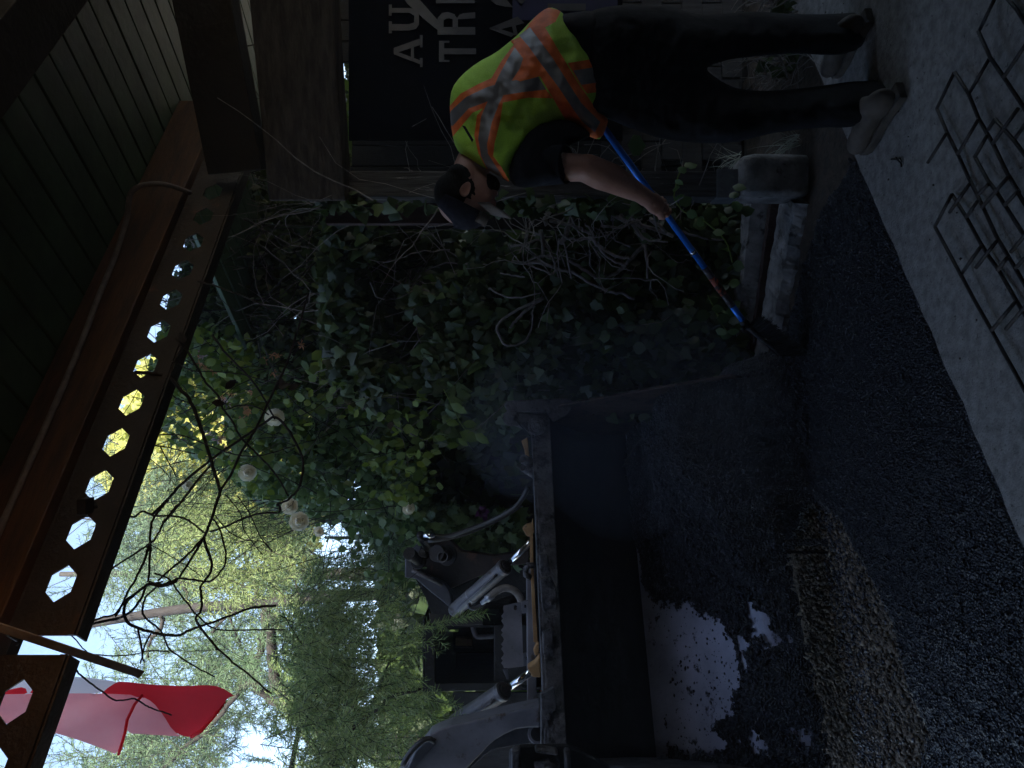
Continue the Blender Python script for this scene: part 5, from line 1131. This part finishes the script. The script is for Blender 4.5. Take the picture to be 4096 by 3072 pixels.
# lit yellow green hanging leaves
yl = thing('hanging_shoot', 'bright yellow green leaf shoot hanging in front of the dark ivy', 'shoot', P(1780, 1700, 4.0))
fl_ = lambda x, y: (1300 + x * .633, 1000 + y * .633)
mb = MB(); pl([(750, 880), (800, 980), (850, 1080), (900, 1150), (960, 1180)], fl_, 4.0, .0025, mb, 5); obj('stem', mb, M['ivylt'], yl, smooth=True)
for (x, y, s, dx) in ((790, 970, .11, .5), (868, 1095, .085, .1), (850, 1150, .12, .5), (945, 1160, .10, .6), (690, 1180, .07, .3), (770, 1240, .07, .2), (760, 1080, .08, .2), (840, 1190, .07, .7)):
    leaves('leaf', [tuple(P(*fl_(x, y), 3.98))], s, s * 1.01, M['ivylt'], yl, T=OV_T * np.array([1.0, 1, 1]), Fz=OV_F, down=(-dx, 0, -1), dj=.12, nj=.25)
# --- yellow sunlit maple behind
yt = thing('yellow_tree', 'sunlit yellow green broadleaf tree far behind the roses', 'tree', (-1.5, 15, 0))
YP = [(380, 1900), (480, 1650), (560, 1450), (760, 1380), (1000, 1500), (1350, 1700), (1300, 2000), (1250, 2330), (1100, 2280), (900, 2100), (700, 2130), (500, 2050)]
leaves('crown', sample(9000, YP, 12, 16, .47, .9, 51), .12, .22, M['yellow'], yt, T=LOB_T, Fz=LOB_F, dj=1, nj=1)
mb = MB(); mb.tube([(-1.5, 15, -.1), (-1.4, 15, 2), (-1.7, 14.8, 4), (-1.9, 14.6, 6.5)], [.22, .18, .13, .05], 12); obj('trunk', mb, M['bark'], yt, smooth=True)
rand_stems(40, YP, 12.5, 15.5, .02, M['bark'], yt, 'branches', 2.0, (0, 0, 1), .5)
# --- conifers
def fir(name, origins, dirs, L, parent, m, ntw=12, dens=.0042, nl=.030, nw=.0016, twm=None, flat=.25):
    V = []; n_out = 0; tb = MB(); NB = []; ND = []; NX = []
    for p, d in zip(origins, dirs):
        d = np.array(d, float); d /= np.linalg.norm(d); side = np.cross(d, RS.randn(3) * .5 + np.array([0, -1, .2])); side /= np.linalg.norm(side) + 1e-9; l = L * RS.uniform(.7, 1.3)
        segs = []
        npt = 7; q = np.array(p, float); dd = d.copy(); path = [q.copy()]
        for i in range(npt - 1):
            dd = dd + np.array([0, 0, -.05]) + RS.randn(3) * .05; dd /= np.linalg.norm(dd); q = q + dd * l / (npt - 1); path.append(q.copy())
        path = np.array(path); segs.append(path)
        for k in range(ntw):
            t = (k + .8) / (ntw + .6); i = min(int(t * (npt - 1)), npt - 2); b = path[i] + (path[i + 1] - path[i]) * (t * (npt - 1) - i)
            ax = path[i + 1] - path[i]; ax /= np.linalg.norm(ax); sg_ = 1 if k % 2 else -1
            td = ax * .75 + side * sg_ * .75 + RS.randn(3) * flat * .5 + np.array([0, 0, -.12]); td /= np.linalg.norm(td); tl = l * .42 * (1 - .72 * t) * RS.uniform(.8, 1.2) + .02
            mid = b + td * tl * .5; en = b + td * tl + np.array([0, 0, -.06 * tl]); segs.append(np.array([b, mid, en]))
        for si, sg2 in enumerate(segs):
            if twm is not None: tb.tube([Vector(a) for a in sg2], [.0022 * (L / .4) * (1 if si == 0 else .6)] * len(sg2), 3, cap=False)
            for a, b in zip(sg2[:-1], sg2[1:]):
                ln = np.linalg.norm(b - a); n = max(2, int(ln / dens)); t = (np.arange(n) + RS.rand(n)) / n
                NB.append(a + (b - a) * t[:, None]); ND.append(np.repeat(((b - a) / ln)[None], n, 0))
        # bunch of needles at the tips
    NB = np.concatenate(NB); ND = np.concatenate(ND); n = len(NB)
    r_ = RS.randn(n, 3); r_ -= ND * (r_ * ND).sum(1)[:, None]; r_ /= np.linalg.norm(r_, axis=1)[:, None]
    nd = ND * .62 + r_ * .78; nd /= np.linalg.norm(nd, axis=1)[:, None]; s = np.cross(nd, np.array([0, -1, 0]) + RS.randn(n, 3) * .4); s /= np.linalg.norm(s, axis=1)[:, None]
    ln = nl * RS.uniform(.7, 1.15, n)[:, None]
    V = np.stack([NB - s * nw, NB + s * nw, NB + nd * ln + s * nw * .35, NB + nd * ln - s * nw * .35], 1).reshape(-1, 3); Fc = np.arange(n * 4).reshape(-1, 4)
    o = npmesh(name, V, Fc, m, parent)
    if twm is not None and len(tb.f): obj('twigs', tb, twm, parent)['kind'] = 'stuff'
    return o
def dirs(n, base, j): return np.array(base) + RS.randn(n, 3) * j
# pale-barked conifer: trunk and limbs traced at its distance
ft = thing('conifer_tree', 'tall conifer with a pale bare trunk standing behind the loader', 'tree', P(2200, 2370, 8.6))
idn = lambda x, y: (x, y)
mb = MB(); tr_ = pl([(2550, 2345), (2100, 2360), (1700, 2368), (1340, 2385), (1180, 2398), (1050, 2412), (860, 2425), (700, 2440), (450, 2480), (100, 2540)], idn, 8.6, .085, mb, 14, sub=4, taper=.55); obj('trunk', mb, M['bark'], ft, smooth=True)
LIM = [([(1068, 2412), (1060, 2480), (1050, 2560), (1035, 2630), (1000, 2720), (930, 2800), (850, 2900), (700, 3030), (560, 3180)], .05), ([(1040, 2410), (1010, 2330), (985, 2250), (970, 2160)], .035), ([(1000, 2420), (940, 2440), (880, 2490), (850, 2530)], .025),
       ([(930, 2425), (960, 2350), (990, 2290), (1010, 2240)], .02), ([(1080, 2470), (1120, 2520), (1180, 2560), (1240, 2600)], .06), ([(650, 2445), (640, 2520), (600, 2560), (590, 2640)], .03), ([(1000, 2720), (1080, 2800), (1180, 2880), (1260, 3000), (1300, 3120)], .05),
       ([(1110, 2400), (1090, 2320), (1130, 2240), (1150, 2160)], .02), ([(760, 2430), (740, 2350), (700, 2300), (660, 2250)], .02), ([(900, 2420), (930, 2500), (960, 2600)], .02), ([(1200, 2395), (1170, 2300), (1120, 2230), (1080, 2160)], .016)]
for L_, r in LIM:
    mb = MB(); pl(L_, idn, 8.6, r, mb, 8, jit=.012, sub=4, taper=.4); obj('limb', mb, M['barkdk'], ft, smooth=True)
CP1 = [(330, 2250), (480, 1980), (800, 1980), (1130, 2050), (1250, 2350), (1200, 2500), (1000, 2560), (900, 2760), (800, 3100), (250, 3150), (400, 2750), (330, 2500)]
o_ = sample(300, CP1, 8.3, 11.5, .52, .6, 61); fir('crown', o_, dirs(len(o_), (0, -.2, -.35), .7), .75, ft, M['fir'], ntw=9, dens=.014, nl=.062, nw=.0042, twm=M['barkdk'])
o_ = sample(70, [(640, 1960), (1000, 2000), (1060, 2300), (900, 2380), (640, 2350), (560, 2180)], 6.2, 7.6); fir('crown', o_, dirs(len(o_), (.2, -.2, -.9), .4), .7, ft, M['firlt'], ntw=9, dens=.011, nl=.055, nw=.0036, twm=M['barkdk'])
# distant spruce on the left top
sp = thing('spruce_tree', 'grey green spruce behind the steel beam at the top of the view', 'tree', (-2.2, 11, 0))
mb = MB(); mb.tube([(-3.2, 12.2, -.1), (-3.2, 12.2, 9)], [.16, .04], 10); obj('trunk', mb, M['barkdk'], sp, smooth=True)
o_ = sample(160, [(380, 2000), (500, 1900), (780, 1900), (800, 2300), (700, 2520), (420, 2550), (330, 2300)], 10.5, 13, .52, .5, 71); fir('crown', o_, dirs(len(o_), (0, -.2, -.5), .6), .9, sp, M['firbl'], ntw=9, dens=.018, nl=.075, nw=.0055, twm=M['barkdk'])
o_ = sample(130, [(700, 2560), (1100, 2520), (1450, 2560), (1600, 3100), (500, 3150), (600, 2800)], 10, 13, .54, .5, 73); fir('crown', o_, dirs(len(o_), (0, -.2, -.5), .6), .9, sp, M['fir'], ntw=9, dens=.018, nl=.075, nw=.0055, twm=M['barkdk'])
# dark leaning trunk lower left
dt = thing('leaning_tree', 'dark mossy conifer trunk leaning behind the near fir branches', 'tree', P(2400, 2900, 7.4))
mb = MB(); pl([(2400, 2960), (1900, 2980), (1500, 2990), (1330, 2960), (1230, 2860), (1130, 2760), (1090, 2640), (1085, 2520)], idn, 7.4, .13, mb, 12, jit=.01, sub=4, taper=.35); obj('trunk', mb, M['barkdk'], dt, smooth=True)
o_ = sample(45, [(950, 2480), (1250, 2520), (1450, 2800), (1500, 3100), (1150, 3000), (1000, 2700)], 6.6, 8.0); fir('crown', o_, dirs(len(o_), (0, -.2, -.3), .8), .6, dt, M['fir'], ntw=8, dens=.013, nl=.065, nw=.0024, twm=M['barkdk'])
# near fir hanging over the loader
nf = thing('fir_tree', 'near fir whose long needled branches hang over the loader cab', 'tree', P(2450, 3700, 5.2))
mb = MB(); mb.tube([P(2850, 3750, 5.4), P(2000, 3740, 5.4), P(1000, 3700, 5.4), P(200, 3680, 5.4)], [.2, .17, .13, .09], 14); obj('trunk', mb, M['bark'], nf, smooth=True)
NP = [(1080, 2620), (1130, 2420), (1200, 2330), (1330, 2360), (1400, 2480), (1440, 2620), (1480, 2850), (1430, 2990), (1300, 3120), (1050, 3180), (1020, 2850)]
o_ = sample(84, NP, 4.6, 6.0); fir('crown', o_, dirs(len(o_), (.15, -.25, -.75), .5), .60, nf, M['firnear'], ntw=9, dens=.0075, nl=.055, nw=.0025, twm=M['barkdk'])
o_ = sample(42, [(1080, 2480), (1200, 2350), (1320, 2420), (1300, 2700), (1380, 3000), (1200, 3120), (1040, 2900)], 4.4, 5.0); fir('crown', o_, dirs(len(o_), (.25, -.3, -.85), .35), .46, nf, M['firlt'], ntw=9, dens=.0075, nl=.055, nw=.0025, twm=M['barkdk'])
TP = [(1380, 2440), (1460, 2500), (1520, 2600), (1500, 2690), (1440, 2760), (1600, 2850), (1540, 2900), (1460, 2820), (1640, 2520), (1400, 2950), (1520, 2960), (1560, 2990), (1640, 2790), (1330, 2880)]
o_ = np.array([tuple(P(x, y, 3.9 + .3 * RS.rand())) for x, y in TP]); fir('crown', o_, dirs(len(o_), (.12, -.1, -.95), .18), .36, nf, M['firnear'], ntw=8, dens=.0062, nl=.048, nw=.0020, twm=M['barkdk'])
BR = [([(1100, 3400), (1180, 3000), (1250, 2700), (1300, 2500), (1330, 2400)], 5.2), ([(1300, 3400), (1400, 3100), (1480, 2850), (1560, 2650)], 5.0), ([(1200, 3500), (1350, 3000), (1560, 2800), (1680, 2760)], 4.6)]
for L_, d in BR:
    mb = MB(); pl(L_, idn, d, .022, mb, 8, jit=.006, sub=4, taper=.3); obj('branch', mb, M['barkdk'], nf, smooth=True)
# small fir sprig among the roses
sf = thing('fir_sapling', 'dark green young fir between the roses and the loader coupler', 'tree', P(2400, 2150, 5.7))
mb = MB(); mb.tube([P(2850, 2170, 5.9), P(1300, 2150, 5.9)], [.05, .012], 8); obj('trunk', mb, M['barkdk'], sf, smooth=True)
o_ = sample(70, [(1330, 1880), (1500, 1830), (1640, 2050), (1720, 2200), (1640, 2400), (1400, 2350), (1280, 2150)], 5.2, 6.3); fir('crown', o_, dirs(len(o_), (.1, -.2, -.6), .5), .42, sf, M['firbl'], ntw=9, dens=.008, nl=.055, nw=.002, twm=M['barkdk'])
# dense shaded hedge filling the far background
bh = thing('background_hedge', 'dense dark green hedge closing the view behind the loader', 'hedge', (-2, 9, 0))
BP = [(1350, 1500), (1500, 2300), (1500, 3200), (2700, 3200), (2700, 1500), (2400, 900), (1400, 900)]
leaves('leaves', sample(9000, BP, 7.5, 9.5), .14, .26, M['ivy'], bh, nj=.9)
# grass tufts and dry plants behind the slab
def tuft(c, n, L_, lean, label, m=None):
    V = []; Fc = []; b = 0
    for i in range(n):
        p = Vector(c) + Vector((RS.randn() * .02, RS.randn() * .02, 0)); d = Vector((RS.randn() * .5 + lean, RS.randn() * .4, 1)).normalized(); w_ = Vector((.7, .7, 0)) * .004; l = L_ * RS.uniform(.6, 1.2); pts = []
        for k in range(6): pts.append(p.copy()); p = p + d * l / 5; d = (d + Vector((lean * .15, 0, -.28))).normalized()
        for k in range(6): V += [pts[k] - w_ * (1 - k / 5.5), pts[k] + w_ * (1 - k / 5.5)]
        for k in range(5): Fc.append((b + 2 * k, b + 2 * k + 1, b + 2 * k + 3, b + 2 * k + 2))
        b += 12
    o = npmesh('grass_tuft', [tuple(v) for v in V], Fc, m or M['straw'], None); return tag(o, label, 'grass', 'grass tufts at the footing')
tuft(P(3190, 560, 3.5), 26, .26, -.25, 'pale grass tuft on the ground at the slab edge, beside the footing')
tuft(P(2960, 640, 3.75), 24, .24, -.35, 'pale grass tuft higher up, between the trousers and the top of the footing')
dp = thing('dead_weeds', 'dead stalks and small green leaves behind the boots of the worker', 'weeds', (1.35, 3.8, 0))
rand_stems(70, [(3060, 180), (3300, 150), (3300, 340), (3060, 340)], 3.4, 3.9, .003, M['vine'], dp, L=.25, curl=.9)
rand_stems(40, [(3060, -60), (3300, -60), (3300, 60), (3060, 60)], 3.4, 3.9, .004, M['vine'], dp, L=.25, curl=.9)
leaves('leaves', sample(26, [(3030, 210), (3180, 210), (3180, 300), (3030, 300)], 3.5, 3.8), .04, .07, M['ivy'], dp)
leaves('leaves', sample(8, [(3080, 5), (3140, 5), (3140, 50), (3080, 50)], 3.5, 3.6), .06, .08, M['ivy'], dp)
cr = thing('creeper', 'small green creeper winding over the base of the grey post', 'creeper', P(2700, 760, 3.36))
mb = MB(); pl([(2770, 660), (2720, 690), (2700, 760), (2700, 800), (2740, 850), (2810, 880), (2900, 960), (2930, 1050)], idn, 3.36, .0035, mb, 6, sub=4); obj('stem', mb, M['ivylt'], cr, smooth=True)
leaves('leaves', [tuple(P(x, y, 3.34)) for x, y in ((2735, 665), (2715, 690), (2700, 720), (2690, 760), (2700, 790), (2715, 820), (2745, 850), (2790, 870), (2930, 745), (2915, 790), (2925, 830), (2960, 850), (2880, 880), (2850, 930))], .045, .075, M['leafbl'], cr, T=OV_T * np.array([1.5, 1, 1]), Fz=OV_F)
leaves('leaves', [tuple(P(2510, 580, 3.3))], .085, .086, M['leafbl'], cr, T=OV_T * np.array([2.2, 1, 1]), Fz=OV_F, down=(0, 0, -1), dj=.05, nj=.1)
sh_ = thing('leafy_shoot', 'pale leafy shoot hanging just behind the end of the blue pole', 'shoot', P(2900, 1270, 3.7))
mb = MB(); pl([(2830, 1180), (2860, 1240), (2890, 1300), (2920, 1340)], idn, 3.75, .003, mb, 6); obj('stem', mb, M['ivylt'], sh_, smooth=True)
leaves('leaves', [tuple(P(x, y, 3.74)) for x, y in ((2845, 1235), (2875, 1245), (2900, 1250), (2860, 1320), (2880, 1340), (2905, 1330), (2865, 1275))], .06, .085, M['leafbl'], sh_, T=OV_T * np.array([1.3, 1, 1]), Fz=OV_F, dj=.3, nj=.4)
# leaves peeping through the gap above the board wall
lp = thing('leaf_cluster', 'bright leaves seen through the gap under the timber beam', 'leaves', P(1390, 480, 4.2))
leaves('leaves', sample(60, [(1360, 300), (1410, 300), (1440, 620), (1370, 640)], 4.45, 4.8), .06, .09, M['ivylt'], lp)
# --- bare black vine in front of the opening
bv = thing('bare_vine', 'bare black thorny vine hanging in loops from the steel beam', 'vine', P(600, 1500, 2.6))
c5 = lambda x, y: (400 + x * .4069, 1400 + y * .4069); c6 = lambda x, y: (400 + x * .4069, 2000 + y * .4069); c7 = lambda x, y: (x * .452, 2450 + y * .452); cA = lambda x, y: (x * .633, 1000 + y * .633)
TW = [(c5, [(340, 215), (480, 225), (610, 245), (700, 285), (780, 380), (860, 460), (930, 600), (980, 740), (1030, 880), (1090, 1080), (1120, 1180), (1150, 1280), (1180, 1390), (1155, 1475), (1110, 1625), (1065, 1745), (1020, 1845)], .0075),
      (c6, [(1020, 370), (870, 530), (720, 660), (570, 790)], .005), (c6, [(1020, 370), (930, 520), (780, 760)], .005), (c6, [(1020, 370), (1040, 450), (1080, 560), (1100, 620), (1085, 720), (990, 850), (1000, 960), (990, 1090), (945, 1160), (980, 1250), (1080, 1370), (1160, 1475)], .005),
      (c5, [(1180, 1390), (1300, 1200), (1380, 1020), (1500, 830), (1590, 650), (1720, 380), (1830, 150), (1880, 0), (1960, -250), (2050, -560)], .005), (c5, [(500, 1625), (660, 1475), (780, 1340), (1000, 1150), (1200, 1000), (1450, 830), (1600, 730), (1720, 660), (1840, 770), (1930, 920), (1990, 1070), (1985, 1250), (1940, 1380), (1850, 1470), (1740, 1520), (1770, 1545), (1750, 1600), (1600, 1605), (1400, 1660), (1180, 1755), (1080, 1785)], .0055),
      (c5, [(620, 1700), (810, 1475), (950, 1290), (1090, 1130)], .0055), (c5, [(1100, -150), (1210, 0), (1330, 130), (1480, 280), (1600, 460), (1660, 570), (1720, 680)], .0045), (c5, [(740, -120), (850, 0), (950, 160), (1040, 320), (1160, 450), (1210, 580), (1300, 700), (1370, 840), (1450, 930), (1600, 1080), (1740, 1240), (1850, 1440)], .0045),
      (c5, [(370, 970), (590, 945), (930, 1025)], .0028), (c5, [(590, 945), (690, 1130), (760, 1250)], .0025), (c5, [(380, 940), (470, 860), (650, 830), (800, 840), (950, 890), (1200, 990), (1400, 1040), (1550, 1040), (1700, 1010), (1920, 940)], .0028),
      (c6, [(160, 75), (205, 130), (330, 165), (420, 110), (530, 155), (700, 155), (850, 190), (940, 250), (1025, 320)], .0042), (c6, [(670, 0), (600, 80), (540, 160), (500, 260), (490, 430)], .005), (c6, [(820, 0), (730, 90), (620, 230), (560, 350), (490, 430), (200, 620), (0, 750), (-120, 830)], .0042),
      (c6, [(480, 430), (440, 580), (350, 780), (260, 930), (210, 1050), (150, 1145)], .0045), (c6, [(495, 430), (490, 600), (475, 800)], .0045), (c6, [(470, 800), (620, 830), (780, 770), (1010, 800), (1110, 780), (1210, 670), (1240, 560), (1210, 400), (1170, 270), (1110, 190)], .004),
      (c6, [(760, 770), (720, 815), (600, 845), (480, 830), (380, 900), (280, 980), (240, 1050), (240, 1140), (280, 1210), (380, 1260), (480, 1290), (610, 1320), (770, 1330), (880, 1280), (1050, 1220), (1250, 1150), (1450, 1070), (1560, 1050), (1730, 1040)], .0058),
      (c6, [(-250, 1280), (0, 1160), (150, 1120), (260, 980), (450, 850), (620, 800)], .0042), (c6, [(-250, 1260), (0, 1200), (240, 1140), (380, 1010), (450, 850)], .0055), (c6, [(560, 850), (450, 960), (420, 1080), (450, 1160), (560, 1250), (620, 1320)], .004),
      (c6, [(540, 720), (680, 780), (800, 940), (960, 1140), (1100, 1250), (1200, 1280), (1500, 1275), (1820, 1275)], .0032), (c7, [(620, 390), (680, 520), (770, 600), (900, 700), (1030, 775), (1190, 765), (1290, 820), (1370, 860), (1520, 905)], .0028),
      (c7, [(630, 200), (760, 340), (870, 440)], .002), (c7, [(780, 370), (1060, 385), (1350, 340), (1500, 350)], .0022), (c7, [(1740, 60), (1780, 140), (1900, 290), (2060, 440), (2212, 560), (2400, 720)], .0035), (c7, [(1220, 140), (1260, 350), (1240, 450)], .0035), (c7, [(1330, 190), (1260, 360), (1280, 445)], .003),
      (c7, [(1440, 190), (1510, 330), (1690, 460), (1900, 570)], .0028), (c7, [(350, 905), (470, 960)], .0025), (c5, [(830, -20), (750, 80), (720, 200), (650, 300), (670, 400), (760, 480), (900, 520)], .0025), (c5, [(700, 100), (900, 200), (1100, 210), (1400, 240), (1700, 320), (1900, 330)], .0025),
      (c6, [(495, 440), (640, 520), (770, 600), (900, 680), (990, 750)], .0018), (c6, [(1130, 150), (1280, 320), (1450, 395), (1600, 410), (1700, 510)], .002), (c5, [(1230, 590), (1400, 540), (1560, 570), (1660, 640)], .0035), (c5, [(350, 990), (500, 1080), (640, 1200), (740, 1330)], .0018), (c5, [(280, 1210), (560, 1155), (860, 1080)], .002),
      (c6, [(1230, -60), (1380, 130), (1420, 300), (1600, 540)], .002), (c6, [(1350, -40), (1480, 150), (1570, 350), (1690, 510)], .002), (cA, [(1330, 0), (1120, 600), (1250, 420), (1700, 440), (1900, 500)], .0), (cA, [(1250, 200), (1400, 240), (1600, 320), (1740, 390)], .0035), (cA, [(1100, 460), (1330, 600), (1500, 780), (1690, 980)], .0)]
for fn3, L_, r in TW:
    if r <= 0: continue
    mb = MB(); dd = 2.75 if fn3 in (c5, cA) else (2.5 if fn3 is c6 else 2.3); pl(L_, fn3, dd + random.uniform(-.04, .04), r, mb, 6, jit=.0008, sub=5, taper=.75); obj('cane', mb, M['vinedk'], bv, smooth=True)
for (x, y) in ((900, 1555), (845, 1610), (1130, 1562), (1110, 1550), (740, 1375), (1560, 1685), (1150, 1555)):
    leaves('dead_leaf', [tuple(P(x, y, 2.7))], .05, .055, M['vinedk'], bv, T=OV_T, Fz=OV_F, dj=.8)

# added unseen canopy over the ivy, above the frame: it keeps the wall of ivy in shade
oc = thing('shade_canopy', 'added leaf canopy out of view, shading the ivy wall from above', 'tree', (2.6, 6.4, 0))
mb = MB(); mb.tube([(2.6, 6.6, -.1), (2.5, 6.5, 2), (2.2, 6.2, 4.2), (1.6, 5.8, 5.2)], [.2, .17, .13, .06], 12); obj('trunk', mb, M['barkdk'], oc, smooth=True)
q = np.stack([RS.uniform(-.2, 4.6, 2300), RS.uniform(3.7, 9.0, 2300), RS.uniform(4.4, 5.6, 2300)], 1); q[:, 2] += np.clip(q[:, 1] - 4.5, 0, 9) * .62 + np.clip(-q[:, 0] + .3, 0, 2) * .5
leaves('crown', q, .22, .38, M['ivy'], oc, nrm=(0, 0, 1), down=(.3, 0, -.3), nj=.5)

# steam rising from the hot asphalt and drifting up past the vine
def steam(name, blobs, dens, label, colr):
    mb = MB()
    for c, r_ in blobs: mb.ball(c, r_, n=8)
    m = bpy.data.materials.new(name); m.use_nodes = True; n = m.node_tree.nodes; L = m.node_tree.links; n.remove(n['Principled BSDF'])
    v = n.new('ShaderNodeVolumePrincipled'); v.inputs['Color'].default_value = (*colr, 1); v.inputs['Density'].default_value = dens; v.inputs['Anisotropy'].default_value = .2
    L.new(v.outputs[0], n['Material Output'].inputs['Volume'])
    me = bpy.data.meshes.new(name); me.from_pydata(mb.v, [], mb.f); o = bpy.data.objects.new(name, me); col.objects.link(o)
    rm_ = o.modifiers.new('r', 'REMESH'); rm_.mode = 'VOXEL'; rm_.voxel_size = .06; s_ = o.modifiers.new('s', 'SMOOTH'); s_.iterations = 8
    me.materials.append(m); return tag(o, label, 'steam', kind='stuff')
scene.cycles.volume_bounces = 1
steam('steam', [(P(2900, 1750, 3.5), (.45, .35, .35)), (P(2500, 1800, 3.8), (.5, .4, .45)), (P(2150, 1700, 4.0), (.45, .4, .45)), (P(2700, 1500, 3.7), (.4, .3, .35)), (P(2350, 1500, 4.05), (.4, .3, .4))], .13, 'thin bluish steam over the hot asphalt at the right end of the bucket', (.72, .80, 1.0))
# pale air far behind
hz_ = MB(); hz_.box((0, 26, 7.9), (126, 75, 18)); m = bpy.data.materials.new('haze'); m.use_nodes = True; n = m.node_tree.nodes; n.remove(n['Principled BSDF'])
v = n.new('ShaderNodeVolumePrincipled'); v.inputs['Color'].default_value = (.86, .92, 1, 1); v.inputs['Density'].default_value = .0035; m.node_tree.links.new(v.outputs[0], n['Material Output'].inputs['Volume'])
tag(obj('haze', hz_, m), 'pale hazy air round the whole yard', 'haze', kind='stuff')

sh2 = thing('leaf_screen', 'leaf screen added out of view on the left to dim the covered slab', 'hedge', (-4.6, 2.5, 0))  # added unseen leaves that cut the skylight from the left
q = np.stack([RS.uniform(-5.6, -4.2, 3000), RS.uniform(-2.5, 2.6, 3000), RS.uniform(0, 5.2, 3000)], 1)
leaves('leaves', q, .22, .36, M['ivy'], sh2, nrm=(1, 0, .3), nj=.5)

pi_ = thing('post_ivy', 'ivy leaves and thin stems clinging to the left side of the grey post', 'ivy', (.9, 3.6, 0))
leaves('leaves', sample(420, [(1250, 775), (2560, 770), (2560, 850), (1250, 850)], 3.45, 3.85, .3, 4, 77), .05, .09, M['ivy'], pi_)
rand_stems(34, [(1250, 770), (2800, 770), (2800, 840), (1250, 840)], 3.44, 3.7, .003, M['vine'], pi_, L=.7, down=(.1, 0, 1))
